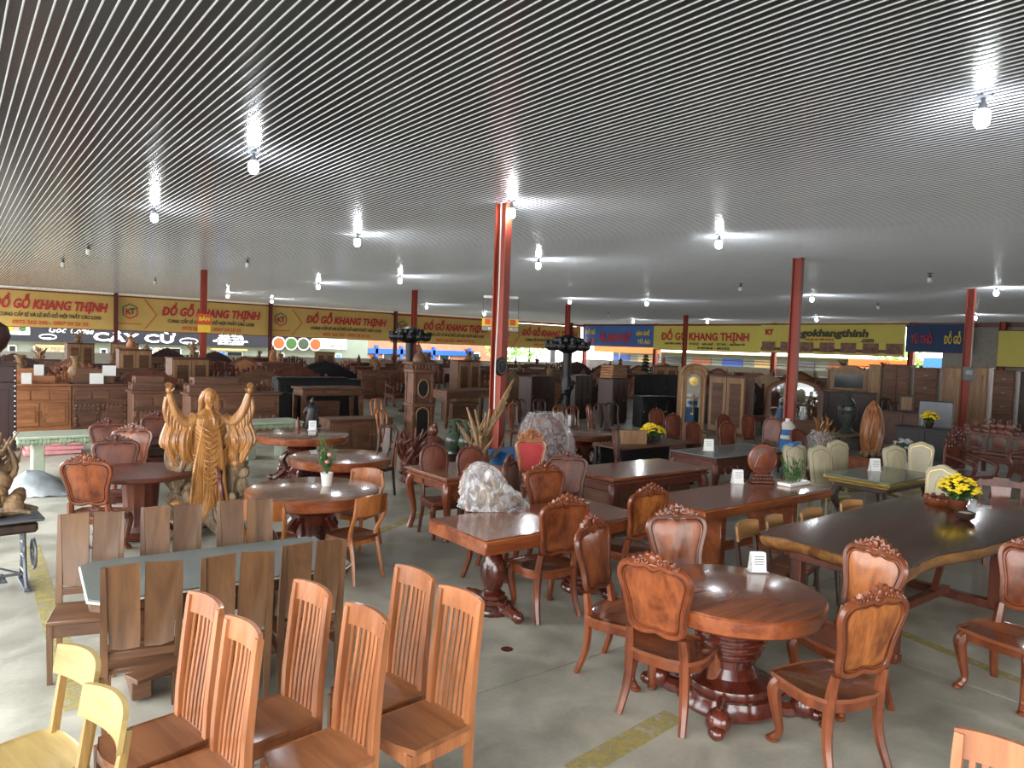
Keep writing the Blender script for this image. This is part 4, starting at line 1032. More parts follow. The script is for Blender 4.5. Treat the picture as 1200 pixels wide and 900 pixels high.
def plant_pot(loc, label, mode, s=1.0, pot='ceramic'):
    t = thing('potted_plant', label, 'plant', loc); R_ = random.Random(len(label)); m = MB()
    if mode == 'tall':
        m.lathe([(.045 * s, 0), (.06 * s, .12 * s), (.064 * s, .125 * s), (.052 * s, .125 * s), (.05 * s, .1 * s), (0, .1 * s)], 16); z0 = .1 * s
    elif mode == 'tray':
        m.box((0, 0, .02 * s), (.42 * s, .17 * s, .04 * s), .01); z0 = .03 * s
    else:
        m.lathe([(.04 * s, 0), (.06 * s, .015 * s), (.078 * s, .09 * s), (.08 * s, .1 * s), (.065 * s, .1 * s), (0, .09 * s)], 16); z0 = .08 * s
    m.out('pot', pot, t)
    st, lf, fl_ = MB(), MB(), []
    N = {'tall': 26, 'tray': 34, 'mound': 26, 'yellow': 110}[mode]
    for k in range(N):
        a = R_.uniform(0, 6.28)
        if mode == 'tall': b = Vector((0, 0, z0)); e = Vector((.09 * cos(a), .09 * sin(a), R_.uniform(.14, .4))) * s + b
        elif mode == 'tray': b = Vector((R_.uniform(-.16, .16) * s, R_.uniform(-.05, .05) * s, z0)); e = b + Vector((.09 * cos(a), .08 * sin(a), R_.uniform(.12, .3))) * s
        else:
            q = math.sqrt(R_.random()); b = Vector((0, 0, z0)); e = b + Vector((.16 * q * cos(a), .16 * q * sin(a), .1 + .12 * (1 - q * q) + R_.uniform(-.02, .02))) * s
        mid = (b + e) / 2 + Vector((0, 0, .02 * s)); st.tube([b, mid, e], .0025 * s + .001, 4)
        for j in range(7):
            u = R_.uniform(.35, 1); c_ = b.lerp(e, u); dr = Vector((R_.gauss(0, 1), R_.gauss(0, 1), R_.gauss(0, .6))).normalized(); sd = dr.cross(Vector((0, 0, 1)))
            if sd.length < .1: sd = Vector((1, 0, 0))
            sd = sd.normalized() * .011 * s; L = dr * .045 * s
            lf.add([c_, c_ + L * .5 + sd, c_ + L, c_ + L * .5 - sd], [(0, 1, 2, 3)])
        fl_.append(e)
    st.out('stems', 'green', t, kind='stuff'); lf.out('leaves', 'green', t, smooth=0, kind='stuff')
    if mode in ('yellow', 'mound'):
        fm = MB(); fm.ball((0, 0, 0), (.013 * s, .013 * s, .014 * s), 6, 4)
        for k in range(6): fm.ball((.014 * s * cos(k * 1.05), .014 * s * sin(k * 1.05), .002), (.011 * s, .011 * s, .007 * s), 5, 4)
        me = fm.mesh('flower', 'yflower' if mode == 'yellow' else 'paper')
        for e in fl_: inst('flower', me, t, e)
    if mode == 'tall':
        fm = MB(); fm.ball((0, 0, 0), (.022 * s, .022 * s, .018 * s), 7, 5); me = fm.mesh('flower', 'pflower')
        for e in fl_[:3]: inst('flower', me, t, e * .92)
    return t

# ---------------------------------------------------------------- placing the furniture
def fr(p, face, d):          # a chair's origin from the ground point under its crest and the way it faces
    return (p[0] + d * cos(rad(face)), p[1] + d * sin(rad(face)), 0)
def chair(pr, p, face, label, group, d=.28, **k):
    if pr.name.startswith('carved_dining_chair'): k['sc'] = (1.13, 1.04, 1.0)
    return place(pr, fr(p, face, d), face - 90, label, group, **k)

M['greystone'] = plain('polished grey green stone', (112, 116, 100), .15, var=.2)
SL = make_slat_chair(); G = 'orange slat back chairs in the foreground'
chair(SL, (2.18, 3.15), 187, 'orange slat-back chair, rightmost and unobstructed of the front group', G)
chair(SL, (2.16, 3.6), 188, 'orange slat-back chair directly behind the rightmost one of the front group', G)
chair(SL, (1.64, 3.17), 188, 'orange slat-back chair in the middle front, nearest the camera of the right four', G)
chair(SL, (1.56, 3.65), 189, 'orange slat-back chair with its back against the end of the grey glass table', G)
chair(SL, (1.09, 3.31), 187, 'orange slat-back chair at the left front, nearest the yellow chairs', G)
chair(SL, (1.04, 3.75), 190, 'leftmost orange slat-back chair, behind the one nearest the yellow chairs', G)
chair(SL, (2.92, 0.84), 185, 'orange slat-back chair cut off by the bottom right corner of the picture', G)

YC_ = make_rail_chair('yellow_chair', 'yellowrail', 'yellow', True, .86); G = 'yellow chairs in the bottom left corner'
chair(YC_, (0.51, 3.91), 193, 'pale yellow wooden chair whose whole round seat shows at the left edge', G, .24)
chair(YC_, (0.54, 3.37), 190, 'pale yellow wooden chair nearest the camera, only its back above the bottom edge', G, .24)

PC = make_plank_chair(); G = 'plank back chairs around the grey glass table'
for p, f, lb in (((0.84, 6.09), -105, 'plank-back chair on the far side of the glass table, left end'), ((1.38, 6.06), -103, 'plank-back chair on the far side of the glass table, middle'),
                 ((1.93, 6.01), -104, 'plank-back chair on the far side of the glass table, right end'), ((0.88, 4.53), 79, 'plank-back chair with a board lying on its seat, near side of the glass table'),
                 ((1.4, 4.45), 81, 'plank-back chair on the near side of the glass table, middle'), ((1.9, 4.47), 84, 'dark plank-back chair on the near side of the glass table, right end')):
    chair(PC, p, f, lb, G, .3)
bq = (0.96, 4.4)
tag(MB().box((0, 0, .025), (.34, .13, .03), .004).out('loose_board', 'plankx', loc=(bq[0], bq[1] + .06, .44), rot=(0, 0, .35)), 'short loose board lying on a plank chair seat', 'board')

CC = make_carved_chair(); CC2 = make_carved_chair('carved_dining_chair', 'carved', 'orangepanel'); CD = make_carved_chair('carved_dining_chair', 'carved2', 'carved2panel', seat='carved2')
G = 'carved cabriole chairs around the near round table'
chair(CC, (3.53, 3), 14, 'carved chair with bright pierced crest, its back to us, left of the near round table', G, .3)
chair(CC2, (4.14, 1.9), 75, 'carved chair with a golden figured back panel, nearest at the right front', G, .3)
chair(CC2, (5.21, 2.41), 165, 'carved chair seen half side-on behind the golden panelled one', G, .3)
chair(CC, (3.89, 3.93), -72, 'narrow looking carved chair seen almost edge-on left of the near round table', G, .3)
chair(CC, (4.77, 3.84), -118, 'carved chair facing us across the near round table', G, .3)
chair(CC, (6.15, 1.8), 170, 'carved chair cut off by the right edge of the picture', G, .1)
G = 'carved chairs around the long thick table'
chair(CC, (4.26, 4.65), 84, 'carved chair at the long thick table, standing in front of its left pedestal', G, .3)
chair(CC2, (5.34, 4.64), 86, 'carved chair at the near side, between the long thick table and the slab table', G, .3)
chair(CC, (5.24, 6.08), -100, 'carved chair facing us behind the long thick table, pale front panel', G, .3)
chair(CD, (5.2, 6.66), -55, 'dark carved chair turned sideways behind the plastic bag on the long table', G, .3)
chair(CD, (6.09, 6.65), -125, 'dark carved chair standing just behind the pale panelled one', G, .3)
chair(CC, (4.37, 6.28), -55, 'carved chair half hidden by the wrapped wood on the long table', G, .3)
G = 'carved chairs around the left fluted round table'
CR = make_carved_chair('carved_dining_chair', 'reddish', 'reddish') if 'reddish' in M else None
chair(CC, (1.13, 8.62), 58, 'bright red-brown carved chair left of the fluted round table', G, .3)
chair(CD, (1.65, 10.13), -98, 'dark carved chair with curled crest behind the fluted round table', G, .3)
chair(CC, (2.05, 11.31), -110, 'reddish carved chair behind the dark curled one at the fluted table', G, .3)
chair(CD, (2.73, 12.95), -95, 'dark carved chair facing us by the dark table left of the raised arm figure', G, .3)
chair(CD, (1.88, 12.11), -95, 'dark carved chair in front of the pale green stone table', G, .3)
chair(CD, (2.06, 7.15), -14, 'dark carved chair seen edge-on in front of the raised arm figure', G, .3)

# curved back chairs at the round table with the flower pot
KC = make_curved_chair(); G = 'curved back chairs at the flower pot table'
chair(KC, (3.33, 6.51), 108, 'curved-back chair standing clear on the right of the flower pot table', G, .26)
chair(KC, (2.34, 6.77), 50, 'curved-back chair left front of the flower pot table, behind the plank chairs', G, .26)
chair(KC, (3.95, 7.84), 215, 'curved-back chair on the far right of the flower pot table', G, .26)

RB = make_round_back_chair(); G = 'round backed chairs'
for p, f, lb in (((4.94, 7.93), -98, 'round-backed chair at the left of the small carved table by the tower clock'), ((5.25, 7.55), -98, 'round-backed chair behind the small carved table, next to the blue box'),
                 ((12.75, 10.97), -110, 'lone round-backed chair left of the grandfather clock'), ((11.04, 8.61), -100, 'round-backed chair in front of the grandfather clock'),
                 ((11.77, 8.36), -105, 'front one of the round-backed chairs behind the glass topped carved table'), ((13.13, 9.44), -105, 'round-backed chair hidden behind its twin at the glass topped table'),
                 ((13.75, 9.25), -105, 'round-backed chair just left of the bare red column'), ((9.75, 6.24), 100, 'round-backed chair at the near right end of the glass topped table'),
                 ((13.59, 8.56), 190, 'tall round-backed chair beside the base of the bare red column'), ((12.07, 7.08), -100, 'round-backed chair right of the white jug'),
                 ((8.72, 8.35), -60, 'small round-backed chair beside the far round table'), ((12.1, 9.95), -110, 'round-backed chair half hidden by the left edge of the grandfather clock')):
    chair(RB, p, f, lb, G, .28)

# cream chairs at the gold rimmed table
CM = make_cream_chair(); G = 'cream chairs around the gold rimmed table'
for p, f, lb in (((10.18, 6.01), -118, 'cream chair with a blue cover on its top, leftmost at the gold table'), ((10.29, 5.66), -115, 'cream chair second from the left at the gold table'), ((11.24, 5.89), -112, 'cream chair third from the left at the gold table'),
                 ((11.51, 5.13), -120, 'cream chair at the far side of the gold table, above its middle'), ((12.48, 5.15), 200, 'cream chair seen side-on at the far right of the gold table'),
                 ((9.97, 3.85), 175, 'cream chair at the near right end of the gold table')):
    chair(CM, p, f, lb, G, .28)
cap = MB(); cap.box((0, 0, 0), (.36, .09, .05), .02); bp_ = (10.18, 6.01)
tag(cap.out('foam_guard', 'blue', loc=(bp_[0], bp_[1], 1.085), rot=(0, 0, rad(10))), 'blue foam guard on top of the leftmost cream chair', 'cover')
DC = make_rail_chair('rail_back_chair', 'dark', 'kldark', False, .84); G = 'low rail back chairs along the live edge table'
for p, f, lb in (((5.89, 3.95), -80, 'low dark chair with a honey top rail, nearest the near round table'), ((6.32, 3.94), -75, 'low dark chair with a honey top rail, second from the round table'),
                 ((6.99, 3.94), -85, 'low dark chair with a honey top rail, below the green tray plant'), ((7.83, 3.95), -90, 'low dark chair with a honey top rail, last before the gold table')):
    chair(DC, p, f, lb, G, .24)
OC = make_open_chair()
chair(OC, (10.26, 3.29), -150, 'square open-back chair behind the live edge table, at the right edge', None, .26)

# ---- round tables
TR = (4.24, 2.9)
round_table('polished round table on a ringed pedestal with dragon feet, right front', TR, .6, .8, .12)
round_table('round table with a small flower pot, carved pedestal', (3.12, 7.45), .7, .8, .13, 'toppale', 'topedge', 'redbase', kind='carved')
round_table('empty round table between the flower pot one and the one with the ornament', (4.33, 9.41), .7, .8, .12, 'toppale', 'topedge', 'redbase', kind='carved', deg=20)
round_table('round table carrying a dark carved ornament and a white card', (4.78, 11.93), .78, .8, .12, 'toppale', 'topedge', 'redbase', kind='carved', deg=40)
round_table('dark red round table on a fluted pedestal at the left', (1.79, 9.35), .6, .8, .06, 'carved2', 'carved2', 'carved2', kind='flute')
round_table('far round table with a glass jar, left of the black console', (9.77, 10.28), .66, .8, .12, 'toppale', 'carved2', 'redbase', kind='carved', deg=10)

# ---- long tables
def slab_top(t, w, d, h, th, top='top', edge='topedge', ch=.01):
    m = MB(); m.box((0, 0, h - .004), (w - .02, d - .02, .008), .003); m.out('tabletop', top, t)
    m = MB(); m.box((0, 0, h - th / 2 - .006), (w, d, th - .008), ch); m.out('table_edge', edge, t)
t = thing('long_table', 'long thick table on two turned pedestals, a plastic wrapped root on it', 'table', (4.46, 5.2, 0))
slab_top(t, 1.95, .9, .8, .13)
for a in (-.55, .55): turned_leg(a, 0, .68, .1, 'redbase', t)
for a in (-.55, .55):
    for b in (-1, 1): m = MB(); m.tube([(a, b * .1, .06), (a, b * .28, .07), (a, b * .36, .05)], [.06, .05, .05], 8); m.ball((a, b * .38, .05), .055, 8, 6); m.out('carved_foot', 'redbase', t)
t = thing('long_table', 'long slab table with the round carved plaque and the green tray plant', 'table', (7.35, 4.98, 0))
slab_top(t, 2.5, .86, .8, .11, 'top', 'topedge')
for a in (-.75, .65): MB().box((a, 0, .345), (.1, .62, .69), .01).out('plank_leg', 'topedge', t)
MB().box((-.05, 0, .2), (1.3, .05, .1)).out('stretcher', 'topedge', t)
def frame_table(label, loc, w, d, top, body, h=.8, deg=0, glass=False, carved=True, legs='cab', name='rectangular_table'):
    t = thing(name, label, 'table', (*loc, 0), deg); R_ = random.Random(len(label))
    MB().box((0, 0, h - .015), (w, d, .03), .008).out('tabletop', top, t)
    MB().box((0, 0, h - .045), (w - .05, d - .05, .03), .01).out('moulding', body, t)
    MB().box((0, 0, h - .075), (w - .01, d - .01, .03), .01).out('lower_moulding', body, t)
    MB().box((0, 0, h - .14), (w - .12, d - .12, .1)).out('apron', body, t)
    if carved:
        m = MB(); frond_carving(m, -w / 2 + .15, w / 2 - .15, -d / 2 + .07, h - .26, .1, int(w * 5), R_, .02, False); m.out('apron_carving', body, t)
    foot4(lambda a, b: (lambda m: (m.tube(spline([(a * (w / 2 - .08), b * (d / 2 - .08), h - .1), (a * (w / 2 - .05), b * (d / 2 - .05), h * .7), (a * (w / 2 - .1), b * (d / 2 - .1), h * .3), (a * (w / 2 - .06), b * (d / 2 - .06), 0)], 3), [.055, .06, .035, .045], 8), m.out('leg', body, t)))(MB()))
    if glass: MB().box((0, 0, h + .004), (w - .02, d - .02, .008), .002).out('glass_sheet', 'glass', t)
    return t
frame_table('carved table with a glass top and a white card, behind the slab table', (10.39, 7.27), 2.1, .95, 'dark', 'carved2', glass=True)
t = frame_table('plain table with double moulding and box pedestals, in front of the black console', (7.53, 6.77), 1.95, .95, 'top', 'carved2', carved=False)
for a in (-.55, .55): MB().box((a, 0, .3), (.45, .6, .6), .01).out('box_pedestal', 'brown', t)
frame_table('small carved edge table in front of the two round-backed chairs by the tower clock', (5.29, 7.78), 1.15, 1.0, 'toppale', 'carved')
frame_table('low dark table between the fluted round table and the raised arm figure', (2.81, 12.55), 1.6, .9, 'maroon', 'dark', h=.72, carved=False)
t = thing('gold_table', 'stone topped table with a bright gold rim and white card', 'table', (*(10.44, 4.81), 0))
MB().box((0, 0, .79), (1.5, .9, .02), .006).out('tabletop', 'greystone', t)
MB().box((0, 0, .755), (1.52, .92, .05), .018).out('gold_rim', 'gold', t); MB().box((0, 0, .71), (1.42, .82, .04), .01).out('lower_rim', 'gold', t); MB().box((0, 0, .66), (1.3, .7, .08), .01).out('apron', 'dark', t)
foot4(lambda a, b: (lambda m: (m.tube(spline([(a * .6, b * .3, .65), (a * .66, b * .34, .5), (a * .58, b * .28, .25), (a * .64, b * .34, .0)], 3), [.05, .055, .03, .04], 8), m.out('leg', 'dark', t)))(MB()))
# live edge slab table
t = thing('live_edge_table', 'huge dark live-edge slab table with golden rim on trestle legs', 'table', (6.9, 3.0, 0))
OUT = [(5.84, 3.76), (5.85, 3.38), (5.74, 2.83), (5.65, 2.44), (6.09, 2.48), (6.52, 2.5), (7.14, 2.4), (8.07, 2.36), (9.51, 2.34), (10.39, 2.73), (9.72, 3.31), (9.01, 3.8), (8.13, 3.85), (6.93, 3.79)]
R_ = random.Random(4)
oo = [(p.x - 6.9, p.y - 3.0) for p in spline([(x, y, 0) for x, y in OUT], 4, True)]
oo = [(x * (1 + R_.uniform(-.006, .006)), y * (1 + R_.uniform(-.012, .012))) for x, y in oo]
m = MB(); m.prism(oo, .785, .8, lambda u, v, q: (u, v, q), inset=.008, bulge=.001); m.out('tabletop', 'slab', t, smooth=30)
m = MB(); k = len(oo); rings = []
for sc_, z in ((1.004, .786), (1.0, .75), (.98, .71), (.93, .67)): rings.append([(x * sc_ + R_.uniform(-.006, .006), y * sc_ + R_.uniform(-.006, .006), z) for x, y in oo])
m.add([p for r in rings for p in r], [(i * k + j, i * k + (j + 1) % k, (i + 1) * k + (j + 1) % k, (i + 1) * k + j) for i in range(3) for j in range(k)] + [tuple(3 * k + j for j in range(k))])
m.out('live_edge', 'slabedge', t, smooth=60)
for xx in (-.95, 1.2):
    m = MB()
    for b in (-.42, .42): m.box((xx, b, .35), (.086, .1, .7), .006)
    m.box((xx, 0, .655), (.1, .96, .08), .006); m.box((xx, 0, .045), (.1, .96, .08), .006); m.out('trestle', 'carved2', t)
m = MB(); m.tube([(-.9, .0, .1), (1.15, 0, .1)], .05, 4); m.out('stretcher', 'carved2', t)
for xx, s_ in ((-.6, -1), (.85, 1)): MB().tube([(xx, 0, .12), (xx + s_ * .3, 0, .62)], .035, 4).out('brace', 'carved2', t)

# grey glass table
gp = [(0.64, 5.49), (0.62, 5.04), (0.67, 4.96), (2.22, 4.84), (2.37, 5.56), (0.74, 5.74)]
cx = (min(p[0] for p in gp) + max(p[0] for p in gp)) / 2; cy = (min(p[1] for p in gp) + max(p[1] for p in gp)) / 2
t = thing('glass_table', 'long table with grey mesh glass and cut corners, plank-back chairs round it', 'table', (cx + .03, cy, 0), -4)
q = [(x - cx, y - cy) for x, y in gp]
xa, xb = min(p[0] for p in q) + .04, max(p[0] for p in q) - .04; ya, yb_ = min(p[1] for p in q), max(p[1] for p in q); c_ = .07
q = [(xa, ya + c_), (xa + c_, ya), (xb - c_, ya), (xb, ya + c_), (xb, yb_ - c_), (xb - c_, yb_), (xa + c_, yb_), (xa, yb_ - c_)]
MB().prism(q, .768, .78, lambda u, v, z: (u, v, z)).out('glass_top', 'meshglass', t, smooth=0)
MB().prism([(u * 1.012, v * 1.02) for u, v in q], .758, .769, lambda u, v, z: (u, v, z)).out('glass_edge', 'white', t, smooth=0)
MB().prism([(u * .99, v * .97) for u, v in q], .70, .757, lambda u, v, z: (u, v, z)).out('wooden_top', 'plankx', t, smooth=0)
MB().box((0, 0, .65), ((xb - xa) * .8, (yb_ - ya) * .5, .1)).out('apron', 'plankx', t)
for a in (-1, 1): MB().box((a * xb * .62, 0, .32), (.12, (yb_ - ya) * .55, .6), .008).out('plank_leg', 'plankx', t)
MB().box((0, 0, .12), (xb * 1.3, .1, .12)).out('stretcher', 'plankx', t)

# ---- stone tables
def stone_table(label, x0, x1, y, h=.75, d=.8):
    t = thing('stone_table', label, 'table', ((x0 + x1) / 2, y + d / 2, 0)); w = x1 - x0
    MB().box((0, 0, h - .02), (w, d, .04), .015).out('tabletop', 'stone', t)
    m = MB(); n = 44
    for i in range(n):
        x = -w / 2 + .04 + (w - .08) * i / (n - 1); m.ball((x, -d / 2 + .04, h - .085), (w / n * .8, .035, .05 + .02 * sin(i * 1.3)), 6, 5)
        m.ball((x, d / 2 - .04, h - .085), (w / n * .8, .035, .05), 6, 5)
    m.box((0, 0, h - .08), (w - .06, d - .08, .08)); m.out('rippled_edge', 'stonecarve', t, kind='stuff')
    for a in (-1, 1): MB().box((a * (w / 2 - .3), 0, (h - .12) / 2), (.16, d * .6, h - .12), .01).out('slab_leg', 'stone', t)
    return t
stone_table('pale green jade stone table with rippled edge, at the left edge', 0.82, 3.24, 13.34)
stone_table('pale green stone bench behind the round tables, right of the raised arm figure', 4.41, 5.7, 14.14)
q = (1.6, 15.9)
t = thing('foam_stack', 'pink foam sheets stacked under the left stone table', 'foam sheets', (q[0], q[1] + .8, 0))
for k in range(3): MB().box((.04 * k, 0, .05 + .085 * k), (.95, .6, .08), .012).out('foam_sheet', 'pinkbox', t)

# ---- raised arm figure carved from a root
sp = (2.48, 9.01)
t = thing('carved_figure', 'large golden wooden figure in a robe with both arms raised, on a rough root', 'statue', (sp[0], sp[1] + .1, 0), -8)
R_ = random.Random(11)
m = MB()
m.lathe([(.2, .18), (.26, .3), (.2, .6), (.19, .9), (.17, 1.15), (.2, 1.3), (.2, 1.42), (.1, 1.5), (.055, 1.54)], 32, wob=lambda a, z: .1 * sin(7 * a + 3 * z) + .05 * sin(15 * a - 6 * z), sx=1.0, sy=.75)
for k in range(18):       # hanging folds down the front
    x = -.17 + .02 * k; m.tube(spline([(x * .4, -.14, 1.42), (x * .7, -.155, 1.1), (x * 1.05 + .03 * sin(k), -.17, .75), (x * 1.25, -.16, .32)], 4), [.012, .02, .022, .014], 5)
for k in range(5): m.tube(spline([(-.15, -.1, 1.38 - .05 * k), (0, -.19, 1.28 - .07 * k), (.15, -.1, 1.36 - .05 * k)], 5), .014, 5)
for k in range(5): m.tube(spline([(-.18, -.1, 1.0 - .04 * k), (.02, -.2, .92 - .07 * k), (.2, -.1, 1.08 - .04 * k)], 5), .016, 5)
m.out('robe', 'root', t)
m = MB(); m.tube([(0, 0, 1.48), (0, -.01, 1.6)], .05, 10); m.ball((0, -.02, 1.665), (.066, .08, .098), 14, 12)
m.ball((0, -.1, 1.66), (.012, .02, .022), 6, 5); m.ball((0, -.085, 1.615), (.03, .014, .008), 8, 4)
for a in (-1, 1): m.ball((a * .026, -.088, 1.685), (.013, .01, .007), 6, 4); m.tube([(a * .045, -.085, 1.702), (a * .012, -.095, 1.706)], .006, 4)
m.out('head', 'root', t)
m = MB(); m.ball((0, .01, 1.7), (.078, .085, .085), 12, 8)
for a in (-1, 1):
    for k in range(4): m.tube(spline([(a * .05, -.03 + .03 * k, 1.73), (a * .085, -.02 + .03 * k, 1.65), (a * .09, .0 + .03 * k, 1.56), (a * .1, .02 + .02 * k, 1.48)], 4), [.024, .026, .016], 6)
for k in range(5): m.tube([(-.028 + .014 * k, -.075, 1.61), (-.018 + .009 * k, -.09, 1.56)], [.014, .006], 5)
m.out('hair', 'root', t)
for a in (-1, 1):
    m = MB(); P = spline([(a * .14, 0, 1.42), (a * .26, -.03, 1.36), (a * .38, -.06, 1.5), (a * .44, -.08, 1.72)], 5)
    m.tube(P, [.085, .08, .06, .034], 10)
    for k in range(9):      # sleeve folds hanging from the forearm
        u = k / 8; x = a * (.2 + .27 * u); z1 = 1.38 + .3 * u * u
        m.tube(spline([(x, -.06, z1), (x + a * .02, -.08, z1 - .16), (x - a * .03 * u, -.04, z1 - .34 - .12 * sin(3 * u)), (x - a * .06, -.02, z1 - .5 - .1 * u)], 4), [.026, .03, .03, .016], 6)
    m.out('sleeve_arm', 'root', t)
    m = MB(); m.ball((a * .45, -.085, 1.76), (.032, .016, .04), 8, 6)
    for k in range(4): m.tube([(a * (.43 + .014 * k), -.088, 1.79), (a * (.425 + .018 * k), -.095, 1.82 + .012 * (1.5 - abs(k - 1.5))), (a * (.425 + .019 * k), -.105, 1.845 + .012 * (1.5 - abs(k - 1.5)))], [.008, .007, .005], 5)
    m.tube([(a * .425, -.09, 1.745), (a * .4, -.1, 1.77), (a * .392, -.11, 1.79)], [.009, .008, .005], 5); m.out('hand', 'root', t)
m = MB()
for a in (-1, 1):
    for k in range(9):
        x = a * R_.uniform(.2, .34); P = [(x * 1.1 + a * .1, .02, 1.35 - .08 * k + R_.uniform(-.1, .1)), (x + a * R_.uniform(0, .12), R_.uniform(-.05, .08), 1.0 - .06 * k), (x * .9, R_.uniform(-.08, .1), .6), (x * .8, R_.uniform(-.1, .1), .2)]
        m.tube(spline(P, 4), [R_.uniform(.03, .06), .07, .06, .05], 6)
m.out('rough_bark_flank', 'rootdark', t)
m = MB()
for k in range(26):
    a = R_.choice((-1, 1)); m.ball((a * R_.uniform(.2, .42), R_.uniform(-.12, .02), R_.uniform(.25, .95)), (R_.uniform(.04, .08), .05, R_.uniform(.05, .13)), 7, 5, R=Matrix.Rotation(R_.uniform(-.8, .8), 3, 'Y'))
m.out('grey_burl', 'rootdark', t, kind='stuff')
m = MB()
for a in (-1, 1):
    for k in range(12):
        u = k / 11; x = a * (.2 + .26 * u)
        m.tube(spline([(x * .9, -.03, 1.36 + .1 * u), (x + a * .05, -.09 + .03 * sin(k * 2), 1.2 - .05 * u), (x + a * (.04 - .1 * u), -.07, .98 - .1 * sin(k)), (x - a * (.05 + .1 * u), -.03, .88 + .1 * u)], 4), [.03, .042, .04, .015], 7)
m.out('golden_drapery', 'root', t, kind='stuff')
m = MB()
for k in range(16): m.ball((R_.choice((-1, 1)) * R_.uniform(.16, .4), R_.uniform(-.1, .06), R_.uniform(.3, 1.35)), (R_.uniform(.05, .09), R_.uniform(.05, .08), R_.uniform(.06, .15)), 8, 6, R=Matrix.Rotation(R_.uniform(-.6, .6), 3, 'Y'))
m.out('golden_burl', 'root', t, kind='stuff')
m = MB()
for k in range(14):
    a = R_.uniform(0, 6.28); m.tube(spline([(.1 * cos(a), .1 * sin(a), .34), (.22 * cos(a), .2 * sin(a), .2), (.36 * cos(a + .3), .3 * sin(a + .3), .06), (.48 * cos(a + .4), .36 * sin(a + .4), .02)], 4), [.09, .07, .05, .03], 7)
m.out('root_base', 'rootdark', t)

# ---- left: iron treadle stand with driftwood
tp = (0.63, 7.86)
t = thing('treadle_stand', 'grey iron sewing machine treadle stand with a stone top, left edge', 'stand', (tp[0] - .42, tp[1] + .18, 0), 4)
MB().box((0, 0, .665), (.95, .46, .035), .008).out('top_slab', 'iron', t); MB().box((0, 0, .59), (.86, .4, .1), .03).out('drawer_box', 'dark', t)
for a in (-1, 1):
    m = MB()
    for b in (-1, 1): m.tube(spline([(a * .33, b * .1, .55), (a * .34, b * .07, .3), (a * .34, b * .12, .12), (a * .34, b * .2, .02)], 4), .018, 6)
    for z in (.16, .3, .42): m.tube([(a * .335, -.1, z), (a * .335, .1, z)], .012, 5)
    m.spiral((a * .335, -.06, .36), .06, 1.4, .01, 1, 'yz'); m.spiral((a * .335, .06, .36), .06, 1.4, .01, -1, 'yz'); m.box((a * .34, 0, .02), (.05, .46, .03)); m.out('side_frame', 'iron', t)
m = MB(); m.tube([(.42, .14 * cos(k * pi / 12), .3 + .14 * sin(k * pi / 12)) for k in range(24)], .012, 6, closed=True)
for k in range(3): m.tube([(.42, .13 * cos(k * pi / 3), .3 + .13 * sin(k * pi / 3)), (.42, -.13 * cos(k * pi / 3), .3 - .13 * sin(k * pi / 3))], .006, 4)
m.out('flywheel', 'iron', t); m = MB()
for k in range(6): m.box((0, -.14 + .056 * k, .1), (.4, .022, .012))
for k in range(3): m.box((-.18 + .18 * k, 0, .1), (.02, .3, .014))
m.out('treadle', 'iron', t, kind='stuff')
m = MB(); m.tube([(-.33, 0, .12), (.33, 0, .12)], .014, 6); m.tube([(-.33, .1, .4), (.33, -.1, .14)], .01, 5); m.out('cross_bar', 'iron', t)
dw = make_root(.78, 'driftwood', 5, .5); PROTOS.remove(dw); dw.location = (tp[0] - .3, tp[1] + .2, .683); dw['label'] = 'gnarled burl driftwood standing on the treadle stand at the left edge'
m = MB(); R_ = random.Random(8)
for k in range(26):
    a = R_.uniform(0, 6.3); z = R_.uniform(.08, .62); m.ball((.17 * (1 - z) * cos(a) + .04 * sin(z * 9), .14 * (1 - z) * sin(a), z), (R_.uniform(.04, .09), .06, R_.uniform(.04, .1)), 8, 6, R=Matrix.Rotation(R_.uniform(-1, 1), 3, 'Y'))
m.out('knotted_trunk', 'driftwood', dw)
m = MB()
for k in range(7): a = k * .9; m.tube(spline([(.05 * cos(a), .05 * sin(a), .05), (.2 * cos(a), .14 * sin(a), .07), (.34 * cos(a + .2), .2 * sin(a + .2), .035)], 4), [.05, .035, .015], 6)
m.out('root_spread', 'rootdark', dw)
q = (1.12, 12.25)
m = MB(); n = 12; vs = []; R_ = random.Random(3)
for i in range(n + 1):
    for j in range(n + 1):
        u, v = i / n, j / n; hgt = .42 * sin(pi * min(1, u * 1.1)) * sin(pi * v) ** .7 * (1 - .4 * u) + .03 * R_.random(); vs.append((-.45 + 1.0 * u, -.3 + .6 * v, max(.005, hgt)))
m.add(vs, [(i * (n + 1) + j, (i + 1) * (n + 1) + j, (i + 1) * (n + 1) + j + 1, i * (n + 1) + j + 1) for i in range(n) for j in range(n)])
tag(m.out('plastic_sheet', 'silver', loc=(q[0] - .1, q[1] + .35, 0), rot=(0, 0, -.3), smooth=25), 'crumpled grey silver sheet heaped on the floor under the left stone table', 'sheet')

